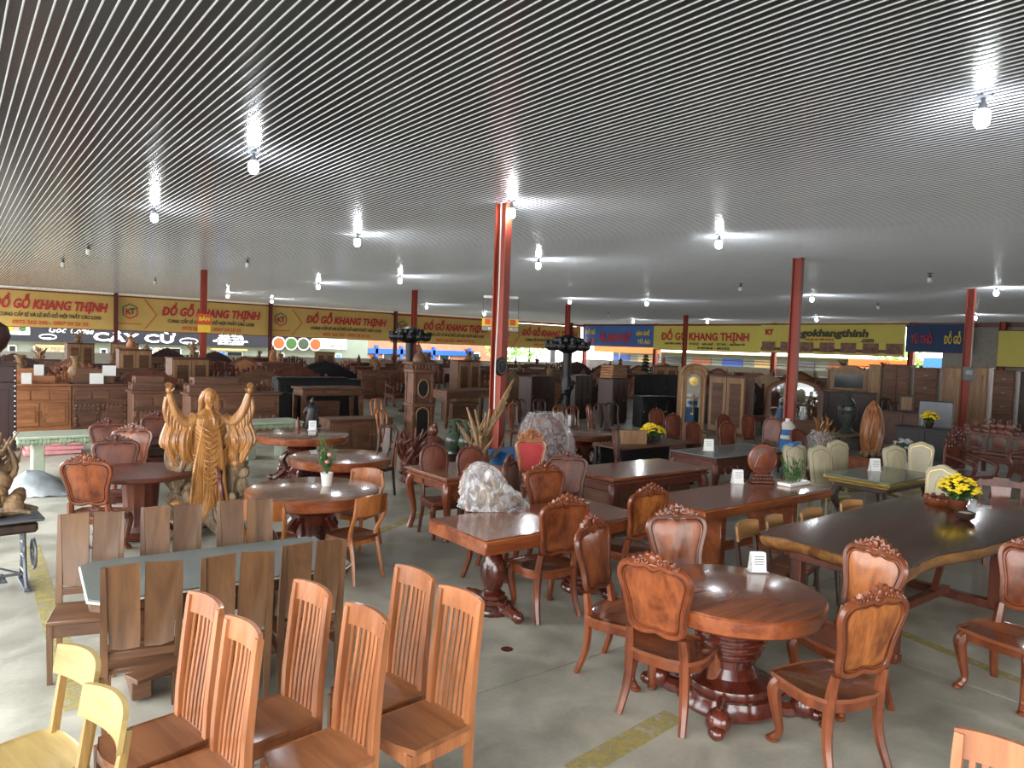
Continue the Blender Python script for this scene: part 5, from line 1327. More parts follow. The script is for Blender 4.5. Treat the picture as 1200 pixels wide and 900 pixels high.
# ---- things on the tables
zt = .801
pq = (3.3, 7.51); plant_pot((*pq, zt), 'small white pot with green sprigs and pink flowers on the round table', 'tall', 1.15)
pq = (8.39, 4.94); plant_pot((*pq, zt), 'leafy green plant in a long white tray on the slab table', 'tray', 1.1)
pq = (8.67, 3.17); fp = plant_pot((*pq, zt), 'pot of yellow flowers on the live edge table', 'yellow', 1.25, 'sauce')
t = thing('ring_tray', 'carved wooden ring tray behind the yellow flower pot', 'tray', (8.85 + .1, 3.12 + .28, zt))
MB().lathe([(.13, .0), (.2, .0), (.22, .03), (.2, .06), (.15, .06), (.13, .02)], 24).out('ring', 'carved', t); m = MB()
for k in range(12): m.ball((.2 * cos(k * .52), .2 * sin(k * .52), .06), .028, 6, 5)
m.out('carved_bead_rim', 'carved', t)
pq = (8.25, 3.04); MBt = thing('bowl', 'small dark bowl with pale filling in front of the yellow flowers', 'bowl', (pq[0] - .06, pq[1] - .12, zt))
MB().lathe([(.04, 0), (.085, .03), (.1, .08), (.092, .085), (0, .07)], 20).out('body', 'dark', MBt); MB().lathe([(.086, .078), (.0, .085)], 20).out('filling', 'ceramic', MBt)
G = 'price cards on tables'
for p, dg, lb, w_ in (((4.76, 3.06), -35, 'folded white price card on the near round table', .11), ((7.82, 5.37), -35, 'white price card on the slab table beside the round plaque', .13), ((10.57, 4.98), -35, 'white price card on the gold rimmed table', .14),
                      ((9.9, 7.38), -40, 'white price card on the glass topped carved table', .15), ((5.12, 12.32), -20, 'white price card on the round table with the dark ornament', .13), ):
    price_card((*p, zt + (.01 if 'glass' in lb else 0)), dg, lb, w_, w_ * 1.3)
tag(MB().box((0, 0, .004), (.16, .1, .004), 0).out('flat_card', 'paper', loc=(5.2, 5.42, zt), rot=(0, 0, .3)), 'flat white card lying on the right end of the long thick table', 'card')
tag(MB().box((0, 0, .004), (.16, .1, .004), 0).out('flat_card', 'paper', loc=(*(9.2, 3.07), zt), rot=(0, 0, .3)), 'flat white card right of the yellow flowers', 'card')
# round plaque
pq = (8.11, 5.22); t = thing('round_plaque', 'carved round wooden plaque on a stand on the slab table', 'plaque', (*pq, zt), -35)
m = MB(); m.lathe([(.17, -.02), (.19, -.01), (.19, .01), (.17, .02), (0, .012)], 28); m.v = [(x, z, y + .3) for x, y, z in m.v]; m.out('disc', 'carved2', t)
m = MB(); m.tube([(.175 * cos(k * pi / 12), -.012, .3 + .175 * sin(k * pi / 12)) for k in range(24)], .016, 5, closed=True)
for k in range(9): m.tube([(-.1 + .022 * k, -.02, .2), (-.06 + .015 * k, -.026, .38 - .008 * abs(k - 5))], .008, 5)
m.out('relief', 'carved', t); m = MB(); m.box((0, 0, .02), (.3, .14, .04), .01)
for k in range(7): m.ball((-.12 + .04 * k, -.05, .06), (.03, .03, .035), 6, 5)
m.box((0, 0, .08), (.2, .07, .1), .02); m.out('stand', 'carved2', t)
# wrapped root on the long table
pq = (4.25, 5.61); t = thing('wrapped_root', 'pale root carving wrapped in clear plastic on the long thick table', 'carving', (pq[0] + .02, pq[1] + .1, zt), -30)
R_ = random.Random(21); m = MB()
for k in range(16):
    x = R_.uniform(-.2, .24); m.tube(spline([(x, R_.uniform(-.08, .08), .02), (x * .8, R_.uniform(-.1, .1), .14), (x * .5 - .1 * R_.random(), R_.uniform(-.08, .08), .26 + .12 * R_.random() - abs(x) * .5)], 4), [.05, .035, .015], 6)
m.out('root_branches', 'driftwood', t)
m = MB(); n1, n2 = 26, 14; vs = []
for j in range(n2 + 1):
    v = j / n2; z = .46 * v ** 1.0
    for i in range(n1):
        a = 2 * pi * i / n1; r = .3 * (1 - v) ** .6 + .035; r *= 1 + .12 * sin(5 * a + 9 * v) + R_.uniform(-.05, .05)
        vs.append((r * 1.05 * cos(a) - .16 * v, r * .62 * sin(a), z + .003))
m.add(vs, [(j * n1 + i, j * n1 + (i + 1) % n1, (j + 1) * n1 + (i + 1) % n1, (j + 1) * n1 + i) for j in range(n2) for i in range(n1)]); m.out('plastic_wrap', 'plastic', t, smooth=30)
# ornament, bottles on the far round table
pq = (5.33, 12.52); fg = make_figure(.55, 'black', 3, 'dark_ornament'); PROTOS.remove(fg); fg.location = (pq[0] - .05, pq[1] + .2, zt); fg['label'] = 'dark glossy carved ornament on the far left round table'
tag(MB().lathe([(.04, 0), (.042, .12), (.015, .16), (.015, .2), (0, .2)], 12).out('small_jar', 'carved2', loc=(pq[0] - .35, pq[1] + .12, zt)), 'small brown jar left of the white card on the far left round table', 'jar')
pq = (10.17, 11.06); t = thing('glass_jar', 'glass jar on a dark tray on the far round table', 'jar', (*pq, zt)); MB().box((0, 0, .01), (.36, .2, .02)).out('tray', 'dark', t); MB().lathe([(.06, .02), (.06, .24), (.04, .26), (0, .26)], 14).out('jar_body', 'metal', t)

# ---- named pieces in the middle distance
def prop(t): PROTOS.remove(t); return t
def put(t, loc, deg, label, z=0):
    if t in PROTOS: PROTOS.remove(t)
    t.location = (loc[0], loc[1], z); t.rotation_euler = (0, 0, rad(deg)); t['label'] = label; return t
# wooden tower clock
q = (8.34, 14.1)
t = thing('tower_clock', 'tall carved wooden tower clock with balustrade top and two arched niches', 'clock', (*q, 0), -8)
w_ = .48
MB().box((0, 0, .1), (w_ + .1, w_ + .1, .2), .01).out('plinth', 'brown', t)
m = MB()
for a in (-1, 1):
    for b in (-1, 1): m.box((a * (w_ / 2 - .03), b * (w_ / 2 - .03), 1.0), (.06, .06, 1.6))
m.box((0, .02, 1.0), (w_ - .05, w_ - .1, 1.6)); m.box((0, 0, 1.05), (w_ + .05, w_ + .05, .07), .01); m.box((0, 0, 1.8), (w_ + .06, w_ + .06, .08), .01); m.out('case', 'brown', t)
arc = lambda w2, z0, z1: [(-w2, z0), (w2, z0), (w2, z1 - w2)] + [(w2 * cos(k * pi / 8), z1 - w2 + w2 * sin(k * pi / 8)) for k in range(1, 8)] + [(-w2, z1 - w2)]
for z0, z1 in ((.3, .95), ): MB().prism(arc(.12, z0, z1), 0, .02, lambda u, v, q_: (u, -w_ / 2 - q_ + .02, v)).out('niche', 'black', t)
MB().prism([(.1 * cos(k * pi / 8), 1.42 + .17 * sin(k * pi / 8)) for k in range(16)], 0, .02, lambda u, v, q_: (u, -w_ / 2 - q_ + .02, v)).out('oval_niche', 'black', t)
m = MB(); m.tube([(.13 * cos(k * pi / 8), -w_ / 2 - .005, 1.42 + .2 * sin(k * pi / 8)) for k in range(16)], .014, 5, closed=True); m.tube([(u, -w_ / 2 - .005, v) for u, v in arc(.15, .28, 1.0)], .016, 5, closed=True); m.out('niche_frame', 'tan', t)
for b in range(4):
    for k in range(6):
        u = -w_ / 2 + w_ * (k + .5) / 6; p = ((u, -w_ / 2 - .02), (u, w_ / 2 + .02), (-w_ / 2 - .02, u), (w_ / 2 + .02, u))[b]
        MB().lathe([(.014, 0), (.024, .03), (.012, .08), (.018, .12)], 6, (*p, 1.84)).out('baluster', 'brown', t)
MB().box((0, 0, 1.98), (w_ + .1, w_ + .1, .04)).out('handrail', 'brown', t)
m = MB(); m.lathe([(.15, 2.0), (.16, 2.06), (.12, 2.16), (.05, 2.22), (.03, 2.3), (0, 2.36)], 14); m.out('dome', 'brown', t)
# grandfather clock
q = (16.88, 13.27)
t = thing('grandfather_clock', 'tall arched grandfather clock with glazed door reflecting daylight', 'clock', (*q, 0), -38)
a_ = lambda w2, z0, z1, k=1: [(-w2, z0), (w2, z0), (w2, z1 - w2 * k)] + [(w2 * cos(j * pi / 10), z1 - w2 * k + w2 * k * sin(j * pi / 10)) for j in range(1, 10)] + [(-w2, z1 - w2 * k)]
MB().prism(a_(.36, .12, 2.08, .8), -.2, .2, lambda u, v, q_: (u, q_, v)).out('case', 'tan', t)
MB().box((0, 0, .07), (.84, .5, .14), .01).out('plinth', 'tan', t); MB().box((0, -.01, .2), (.78, .45, .06), .01).out('base_moulding', 'tan', t)
m = MB(); m.tube([(u, -.22, v) for u, v in a_(.36, 1.7, 2.1, .8)[2:]], .04, 6); m.tube([(u, -.22, v) for u, v in a_(.29, 1.7, 1.98, .8)[2:]], .02, 6); m.out('arched_hood', 'tan', t)
for a in (-1, 1): MB().lathe([(.035, .25), (.025, .3), (.03, 1.0), (.024, 1.65), (.04, 1.72)], 10, (a * .31, -.22, 0)).out('side_column', 'tan', t)
MB().prism(a_(.2, .45, 1.85, 1), -.225, -.205, lambda u, v, q_: (u, q_, v)).out('door_glass', 'mirror', t, smooth=0)
MB().box((0, -.235, 1.15), (.42, .02, .04)).out('door_bar', 'tan', t); m = MB(); m.tube([(u, -.225, v) for u, v in a_(.2, .45, 1.85, 1)], .018, 5, closed=True); m.out('door_frame', 'tan', t)
m = MB(); m.lathe([(.13, 0), (.13, .012), (0, .014)], 20); m.v = [(x, -.235 - z, y + 1.62) for x, y, z in m.v]; m.out('dial', 'gold', t)
m = MB(); m.tube([(0, -.235, 1.1), (0, -.235, .72)], .008, 5); m.ball((0, -.235, .68), (.05, .01, .05), 8, 6); m.out('pendulum', 'gold', t)
# lotus urns on carved stands
def lotus(label, loc, h=2.35):
    t = thing('lotus_urn', label, 'urn', (*loc, 0)); m = MB()
    m.lathe([(.3, 0), (.32, .06), (.22, .12), (.16, .3), (.14, .9), (.18, 1.3), (.14, 1.5)], 12, wob=lambda a, z: .12 * sin(5 * a + 8 * z)); 
    for k in range(8): m.spiral((.2 * cos(k * .8), .2 * sin(k * .8), .3 + .14 * k), .11, 1.3, .03, 1)
    m.out('carved_post', 'black', t)
    m = MB(); m.lathe([(.12, 1.5), (.15, h - .58), (.34, h - .48), (.6, h - .4), (.64, h - .3), (.4, h - .22), (0, h - .16)], 16, wob=lambda a, z: .08 * sin(8 * a)); m.out('bowl', 'black', t)
    for k in range(12): a = k * pi / 6; m = MB(); m.ball((.58 * cos(a), .58 * sin(a), h - .36), (.17, .17, .15), 7, 5); m.ball((.7 * cos(a), .7 * sin(a), h - .26), (.07, .07, .09), 6, 4); m.ball((.4 * cos(a + .2), .4 * sin(a + .2), h - .18), (.12, .12, .12), 6, 4); m.out('petal', 'black', t)
    m = MB(); m.lathe([(.3, h - .2), (.34, h - .1), (.18, h - .02), (.0, h + .02)], 12); m.out('lid', 'black', t); return t
lotus('dark carved lotus urn on a post, rising behind the tower clock', (12.81, 22.37), 3.0)
lotus('dark carved lotus urn on a post, near the hall corner', (15.69, 17.31), 2.85)
# hanging dark frame left of the corner urn
q = (84.78, 97.42); t = thing('black_cabinet', 'small black cabinet standing high beside the corner lotus urn', 'cabinet', (*q, 0), 180); cabinet(t, .9, .5, 2.2, 'black', 'black', 2)

# left altars and cabinets (front faces the viewer)
def stepped_cabinet(label, loc, w, h, mat, deg=180, seed=1):
    t = thing('altar_cabinet', label, 'cabinet', (*loc, 0), deg); R_ = random.Random(seed)
    MB().box((0, 0, h * .42), (w, .7, h * .8), .01).out('body', mat, t); MB().box((0, 0, .05), (w + .06, .74, .1)).out('plinth', mat, t)
    MB().box((0, 0, h * .84), (w + .1, .76, .05), .012).out('top_board', mat, t)
    MB().box((w * .12, -.1, h * .93), (w * .74, .5, h * .14), .01).out('step', mat, t); MB().box((w * .18, -.12, h * 1.06), (w * .5, .4, h * .13), .01).out('upper_step', mat, t)
    for a in (-1, 1):
        o = MB().box((a * w * .24, .355, h * .32), (w * .42, .03, h * .42), .008).out('door', mat, t); m = MB(); m.box((a * w * .24, .375, h * .32), (w * .3, .02, h * .3), .008)
        m.out('door_panel', mat, o); MB().ball((a * w * .08, .385, h * .32), .02, 6, 4).out('knob', 'gold', o)
    for k in range(3): MB().box(((k - 1) * w * .31, .355, h * .66), (w * .28, .03, h * .16), .008).out('drawer', mat, t)
    m = MB(); frond_carving(m, -w * .52, -w * .3, -.1, h * .88, h * .22, 4, R_, .05); frond_carving(m, w * .34, w * .52, -.1, h * .88, h * .2, 3, R_, .05); m.out('end_carving', mat, t)
    if mat == 'brown':
        m = MB(); frond_carving(m, -w * .48, w * .48, .37, h * .38, h * .16, 12, R_, .03, False); frond_carving(m, -w * .48, -w * .4, .37, .12, h * .26, 1, R_, .03, False); frond_carving(m, w * .4, w * .48, .37, .12, h * .26, 1, R_, .03, False); m.out('apron_carving', mat, t)
    return t
ALT = [None, None]
ALT[0] = stepped_cabinet('orange stepped altar cabinet, leftmost, carrying two urns', (1.72, 20.64), 1.25, 1.33, 'orange')
ALT[1] = stepped_cabinet('brown stepped altar cabinet with two white cards, second from the left', (2.97, 20.58), 1.22, 1.33, 'brown', seed=2)
stepped_cabinet('brown altar cabinet third from the left, behind the dark carved chairs', (3.99, 18.86), 1.25, 1.25, 'brown', seed=3)
stepped_cabinet('altar cabinet just behind the raised arm figure', (5.24, 17.39), 2.0, 1.3, 'brown', seed=4)
t = thing('inlaid_cabinet', 'dark red cabinet with pearl dots at the far left edge', 'cabinet', (*(0.45, 17.5), 0), 180); cabinet(t, 1.25, .6, 1.75, 'maroon', 'maroon', 2, drawers=1)
m = MB()
for k in range(14): m.ball((-.58, .31, .3 + .1 * k), .016, 6, 4); m.ball((.58, .31, .3 + .1 * k), .016, 6, 4)
m.out('pearl_inlay', 'ceramic', t, kind='stuff')
for cb, dx, lb in ((0, -.38, 'left one of two carved urns above the left altar cabinets'), (1, -.5, 'right one of two carved urns above the left altar cabinets')):
    v = make_vase(.66, 'driftwood', 'carved_urn'); PROTOS.remove(v); v.location = (ALT[cb].location.x + dx, ALT[cb].location.y + .1, 1.1442); v['label'] = lb
tag(MB().lathe([(.2, 0), (.22, .04), (.18, .08), (.33, .25), (.42, .5), (.37, .7), (.2, .82), (.18, .9), (0, .9)], 22).out('ball_vase', 'maroon', loc=(0.69, 19.59 + .1, 1.752)), 'big round dark vase on the inlaid cabinet at the left edge', 'vase')
G = 'white cards on the altar cabinets'
for k, (cb, dx, dz, lb) in enumerate(((0, -.28, 1.142, 'tall white card on the lower board of the leftmost altar cabinet'), (0, -.02, 1.33, 'tall white card on the step of the leftmost altar cabinet'), (1, -.1, 1.142, 'wide white card low on the second altar cabinet'), (1, .2, 1.33, 'wide white card high on the second altar cabinet'))):
    base = ALT[cb].location
    tag(MB().box((0, 0, .13), (.2 + .1 * cb, .012, .26), 0).out('notice_card', 'paper', loc=(base.x + dx, base.y - (.3 if dz < 1.2 else .12), dz), smooth=0), lb, 'card', G)
# middle desks and cabinets
def desk(label, loc, w, h, mat, deg=180):
    t = thing('desk', label, 'desk', (*loc, 0), deg); MB().box((0, 0, h - .03), (w, .8, .06), .008).out('top', mat, t); MB().box((0, 0, h - .15), (w - .1, .7, .18)).out('frieze', mat, t)
    for k in range(3): MB().box(((k - 1) * w * .3, .36, h - .15), (w * .26, .02, .13), .005).out('drawer', mat, t)
    foot4(lambda a, b: MB().tube([(a * (w / 2 - .1), b * .3, h - .2), (a * (w / 2 - .07), b * .32, 0)], [.09, .05], 4, up=(1, 0, 0)).out('leg', mat, t))
    MB().box((w * .1, 0, h * .4), (w * .45, .5, h * .5), .01).out('drawer_unit', mat, t); return t
desk('brown writing desk behind the dark ornament table', (8.55, 19.47), 1.9, 1.1, 'brown')
desk('brown desk under the two mirrored chair backs', (12.2, 17.95), 2.2, 1.1, 'brown', 190)
t = thing('black_sideboard', 'low black sideboard with stepped top behind the writing desk', 'sideboard', (*(8.71, 20.66), 0), 180); cabinet(t, 2.6, .6, 1.25, 'black', 'black', 3)
MB().box((.2, 0, 1.28), (2.2, .4, .05)).out('raised_shelf', 'black', t)
t = thing('black_cabinet', 'black low cabinet left of the writing desk', 'cabinet', (*(6.86, 19.46), 0), 180); cabinet(t, 1.0, .6, .95, 'black', 'black', 2)
t = thing('drawer_cabinet', 'brown low cabinet right of the dark ornament table', 'cabinet', (*(7.05, 14.55), 0), 180); cabinet(t, 1.5, .6, .75, 'brown', 'brown', 3)
def hb(label, loc, w, h, mat, deg, seed): return put(make_headboard(w, h, mat, mat, seed), loc, deg, label)
hb('wide dark arched headboard, black, above the stepped sideboard', (12.63, 29.27), 2.9, 1.55, 'black', 180, 2)
hb('brown carved headboard left of the black arched one', (9.93, 25.66), 2.4, 1.5, 'carved2', 180, 3)
hb('brown carved headboard behind the red column with the poster', (8.14, 24.03), 2.2, 1.4, 'brown', 180, 4)
hb('pale brown headboard with boarded front left of the maroon cabinets', (18, 23.15), 2.0, 1.45, 'tan', 200, 5)
hb('carved headboard between the second and third altar cabinets', (4.57, 23.24), 2.4, 1.4, 'carved2', 180, 6)
hb('light brown padded looking headboard right of the grandfather clock', (37.26, 24.93), 2.4, 1.45, 'orange', 120, 7)
hb('tan arched headboard left of the arched mirror', (33.57, 21.55), 2.0, 1.5, 'tan', 110, 8)
# maroon cabinets near the centre right
for p, w_, h_, dg, lb in (((17.33, 18.55), 1.3, 1.52, 200, 'dark maroon cabinet under the crate of yellow boxes'), ((17.45, 16.94), 1.25, 1.5, 200, 'dark maroon cabinet with tall doors, right end'), ((17.97, 15.55), 1.35, 1.0, 165, 'black low sideboard left of the grandfather clock'),
                          ((26.78, 23.13), 2.2, 1.35, 165, 'brown cabinet behind the black low sideboard'), ((23.89, 12.55), 2.2, 1.3, 120, 'dark red cabinet behind the blue green incense urn'), ((16.57, 19.82), 1.7, 1.42, 200, 'long brown boarded chest left of the maroon cabinets')):
    mt = 'maroon' if ('maroon' in lb or 'red' in lb) else ('black' if 'black' in lb else 'brown')
    t = thing('sideboard', lb, 'sideboard', (*p, 0), dg); cabinet(t, w_, .55, h_, mt, mt, 3, drawers=(1 if mt == 'brown' else 0))
# crate of yellow boxes
q = (24.16, 23.46); t = thing('board_stack', 'stack of pale yellow boards on top of the maroon cabinets', 'boards', (*(17.45, 16.94), 1.502), 20)
for k in range(5): MB().box((.02 * (k % 2), 0, .05 + .085 * k), (1.2 - .04 * k, .45, .075), .006).out('board', 'orange', t)
# pagoda pile
q = (43.4, 38.7); t = thing('tiered_carving', 'dark tiered carved pagoda ornament under the lemon banner', 'carving', (*q, 0))
for k in range(7): MB().lathe([(.5 - .05 * k, 0), (.62 - .06 * k, .05), (.4 - .04 * k, .14), (.36 - .04 * k, .24)], 8, (0, 0, .4 + .26 * k)).out('tier', 'dark', t)
MB().box((0, 0, .2), (1.0, 1.0, .4), .02).out('plinth', 'dark', t)
# black console with yellow flowers
q = (9.84, 8.68); t = thing('console_table', 'low black console table with yellow flowers on it', 'table', (*q, 0)); MB().box((0, 0, .765), (2.0, .7, .03), .006).out('top', 'brown', t)
foot4(lambda a, b: MB().box((a * .94, b * .3, .375), (.06, .06, .75), .005).out('leg', 'black', t)); MB().box((0, .25, .4), (1.8, .03, .7)).out('back_panel', 'black', t); MB().box((0, 0, .08), (1.9, .6, .03)).out('shelf', 'black', t)
plant_pot((q[0] + .1, q[1], .782), 'yellow flowers in a small pot on the black console', 'yellow', 1.1, 'dark'); plant_pot((q[0] + .4, q[1] + .1, .782), 'second little yellow flower pot on the black console', 'yellow', .9, 'urn')
tag(MB().box((0, 0, .12), (.46, .16, .24), .006).out('cardboard_box', 'tan', loc=(q[0] - .35, q[1], .782), rot=(0, 0, -.4)), 'brown cardboard box on the black console', 'box')
# red throne and wrapped chair
TH = make_carved_chair('upholstered_chair', 'orangec' if 'orangec' in M else 'kl', 'red', red='red', tall=1.05)
put(TH, fr((6.73, 8.15), -115, .3), -205, 'golden carved chair with a red upholstered back behind the long table'); 
m = MB(); frond_carving(m, -.2, .2, -.3, 1.02, .22, 9, random.Random(5), .03); m.out('tall_crest', 'kl', TH)
q = (7.68, 8.89); t = thing('wrapped_armchair', 'round-topped armchair wrapped in clear plastic behind the red backed chair', 'armchair', (*q, 0), -200)
MB().prism([(.42 * cos(k * pi / 8), .9 + .42 * sin(k * pi / 8)) for k in range(16)], -.05, .05, lambda u, v, q_: (u, -.25 + q_, v), inset=.1, bulge=.02).out('back', 'carved2', t); MB().box((0, .05, .38), (.75, .65, .16), .04).out('seat', 'red', t)
foot4(lambda a, b: MB().box((a * .32, .05 + b * .26, .15), (.06, .06, .3)).out('leg', 'carved2', t)); m = MB(); R_ = random.Random(6); vs = []
for j in range(13):
    for i in range(22): a = 2 * pi * i / 22; v = j / 12; r = (.56 - .1 * v) * (1 - max(0, v - .6) ** 2 * 2.2) * (1 + R_.uniform(-.04, .04)); vs.append((r * cos(a), r * sin(a) * (1 - .45 * v) - .1 * v, .02 + 1.34 * v))
m.add(vs, [(j * 22 + i, j * 22 + (i + 1) % 22, (j + 1) * 22 + (i + 1) % 22, (j + 1) * 22 + i) for j in range(12) for i in range(22)]); m.out('plastic_wrap', 'plasticfilm', t, smooth=60)
# blue box, green vases, driftwood
tag(MB().box((0, 0, .34), (.6, .5, .68), .02).out('blue_crate', 'blue', loc=(*(7.46, 9.59), 0), rot=(0, 0, .2)), 'bright blue box on the floor left of the red backed chair', 'crate')
for p, lb in (((7.6, 11.5), 'left green crackled vase between tower clock and driftwood'), ((7.75, 11.29), 'right green crackled vase between tower clock and driftwood')):
    v = make_vase(.68, 'celadon'); PROTOS.remove(v); v.location = (p[0], p[1], .32); v['label'] = lb; MB().lathe([(.2, -.32), (.22, -.28), (.15, -.22), (.15, -.06), (.2, 0)], 14).out('stand', 'dark', v)
dr = put(make_root(1.45, 'driftwood', 14, .62, 8, .85), (6.78, 9.44), 30, 'tall branching driftwood beside the big red column')
m = MB()
for k in range(5): m.tube(spline([(0, 0, .2), (.1 * k - .1, .1, .7), (.35 + .05 * k, 0, 1.1 + .05 * k), (.6 + .1 * k, -.1, 1.35 + .12 * k)], 4), [.075, .065, .05, .02], 6)
m.out('long_branch', 'driftwood', dr)
dm = put(make_root(1.0, 'carved2', 23, .7), (6.3, 10.89), 0, 'dark gnarled root stools at the foot of the tower clock')
put(make_figure(1.0, 'carved2', 9, 'carved_stool'), (6.83, 10.98), 0, 'dark carved stump right of the gnarled root stools')
# right: incense urn, root sculptures
q = (18.53, 9.6); t = thing('low_bench', 'pale wooden low bench under the blue green incense urn', 'bench', (*q, 0)); MB().box((0, 0, .42), (1.5, .5, .07), .01).out('top', 'yellowrail', t)
for a in (-1, 1): MB().box((a * .55, 0, .19), (.1, .4, .38)).out('leg', 'dark', t)
t = thing('incense_urn', 'tall grey green lidded incense urn on the pale low bench', 'urn', (q[0] + .22, q[1] + .02, .456))
MB().lathe([(.17, 0), (.19, .05), (.1, .14), (.11, .22), (.22, .4), (.23, .52), (.2, .56), (.24, .6), (.24, .7), (.16, .76)], 18).out('body', 'urn', t); MB().lathe([(.17, .76), (.19, .8), (.1, .9), (.06, .96), (.08, 1.0), (.03, 1.06), (0, 1.14)], 14).out('lid', 'urn', t)
for a in (-1, 1): m = MB(); m.tube(spline([(a * .2, 0, .5), (a * .32, 0, .56), (a * .3, 0, .7), (a * .22, 0, .66)], 4), .02, 5); m.out('handle', 'urn', t)
q = (15.22, 7.27); t = thing('block_stand', 'red brown wooden block stand under the big flame shaped root', 'stand', (*q, 0)); MB().box((0, 0, .18), (.75, .55, .36), .01).out('block', 'carved', t); MB().box((0, 0, .375), (.8, .6, .03), .008).out('top_board', 'carved', t)
M['rootbrown'] = wood('brown root wood', (104, 62, 36), (164, 106, 64), (2, 2, .5), .45, coat=.1, bump=.3)
t = thing('root_sculpture', 'tall flame shaped golden root sculpture on the red brown block', 'carving', (*q, .39)); m = MB(); R_ = random.Random(31)
m.lathe([(.14, .1), (.24, .25), (.27, .5), (.25, .8), (.17, 1.02), (.06, 1.14), (0, 1.18)], 26, wob=lambda a, z: .16 * sin(4 * a + 3 * z) + .06 * sin(11 * a - 5 * z), sy=.7); m.out('body', 'rootbrown', t); m = MB()
for k in range(14): a = R_.uniform(0, 6.3); m.tube(spline([(.2 * cos(a), .14 * sin(a), .1), (.28 * cos(a + .2), .2 * sin(a + .2), .45), (.22 * cos(a + .5), .15 * sin(a + .5), .85), (.06 * cos(a), .05 * sin(a), 1.12)], 4), [.03, .035, .03, .012], 5)
m.out('ridges', 'rootbrown', t); m = MB()
for k in range(8): a = k * .8; m.tube([(.1 * cos(a), .08 * sin(a), .14), (.24 * cos(a), .18 * sin(a), .03)], [.07, .05], 6)
m.out('root_base', 'rootdark', t)
put(make_root(1.0, 'root', 41, .5), (17.15, 9.41), 0, 'golden root figure half wrapped in plastic right of the white jug')
q = (17.15, 9.41); m = MB(); m.lathe([(.34, 0), (.3, .2), (.33, .45), (.24, .6)], 16, wob=lambda a, z: .12 * sin(6 * a + 14 * z)); tag(m.out('plastic_wrap', 'plastic', loc=(q[0], q[1], .003)), 'clear plastic bunched round the foot of the golden root figure', 'wrapping')
q = (14.91, 9.01); t = thing('crate', 'blue crate below the white jug', 'crate', (*q, 0), 10); MB().box((0, 0, .28), (.4, .34, .56), .02).out('body', 'blue', t); 
t = thing('water_jug', 'white plastic water jug with a blue label on the blue crate', 'jug', (*q, .562), -35); MB().lathe([(.15, 0), (.17, .03), (.17, .3), (.1, .38), (.05, .4), (.05, .46), (0, .46)], 16).out('body', 'ceramic', t)
MB().lathe([(.172, .09), (.172, .22)], 16).out('label', 'blue', t)
# arched mirror
q = (19.45, 11.59); t = thing('arched_mirror', 'brown arched dressing mirror behind the bare red column', 'mirror', (*q, 0), -58)
o1 = a_(.75, .5, 1.75, .5); MB().prism(o1, -.03, .03, lambda u, v, q_: (u, q_, v)).out('frame', 'brown', t); MB().prism([(u * .84, .6 + (v - .5) * .86) for u, v in o1], -.05, -.031, lambda u, v, q_: (u, q_, v)).out('glass', 'mirror', t, smooth=0)
t2 = MB().box((0, .1, .28), (1.6, .4, .5), .01); t2.out('base_cabinet', 'brown', t); m = MB(); m.tube([(u * 1.0, -.03, v) for u, v in o1], .04, 5, closed=True); m.out('frame_moulding', 'brown', t)
# tall wardrobes along the right
G = 'tall cupboards along the right'
for ya, za, yb2, lb, mt, n, dr_, ar in ((14.91, 2.22, 14.31, 'tall cupboard with one plain door, left end of the right row', 'tan', 1, 0, False),
    (14.27, 2.26, 13.16, 'tall dark brown cupboard left of the drawer unit', 'brown', 2, 0, False),
    (13.09, 2.17, 12.11, 'brown drawer unit seen above the grey fridge', 'brown', 0, 4, False),
    (12.05, 2.25, 11.27, 'tan cupboard with an arched door panel left of the meter column', 'tan', 1, 0, True),
    (11.15, 2.28, 10.38, 'tan cupboard right of the meter column', 'tan', 1, 0, False),
    (10.29, 2.2, 9.51, 'drawer cabinet with four wide fronts at the right edge', 'brown', 0, 4, False),
    (9.45, 2.17, 8.73, 'dark cupboard cut by the right edge', 'dark', 1, 0, False),
    ):
    t = thing('wardrobe', lb, 'wardrobe', (30.8, (ya + yb2) / 2, 0), 90); t['group'] = G; cabinet(t, abs(ya - yb2) - .06, .55, za, mt, mt, n, dr_, arch=ar)
q = (31.56, 16.17); t = thing('display_cabinet', 'carved display cabinet with dark glass left of the tall cupboards', 'cabinet', (*q, 0), 100)
cabinet(t, 1.9, .5, 1.0, 'tan', 'tan', 3); MB().box((0, .0, 1.45), (1.8, .42, .85), .01).out('upper_case', 'tan', t); o = MB().box((0, .22, 1.45), (1.2, .02, .62), .004).out('glass_door', 'window_dark', t)
MB().prism([(-.98, 0), (.98, 0), (.98, .06), (.5, .08), (.3, .2), (0, .24), (-.3, .2), (-.5, .08), (-.98, .06)], -.2, .24, lambda u, v, q_: (u, q_, 1.88 + v)).out('cornice', 'tan', t)
for a in (-1, 1): MB().lathe([(.05, 1.0), (.03, 1.1), (.04, 1.4), (.03, 1.8), (.05, 1.88)], 8, (a * .85, .24, 0)).out('side_column', 'tan', t)
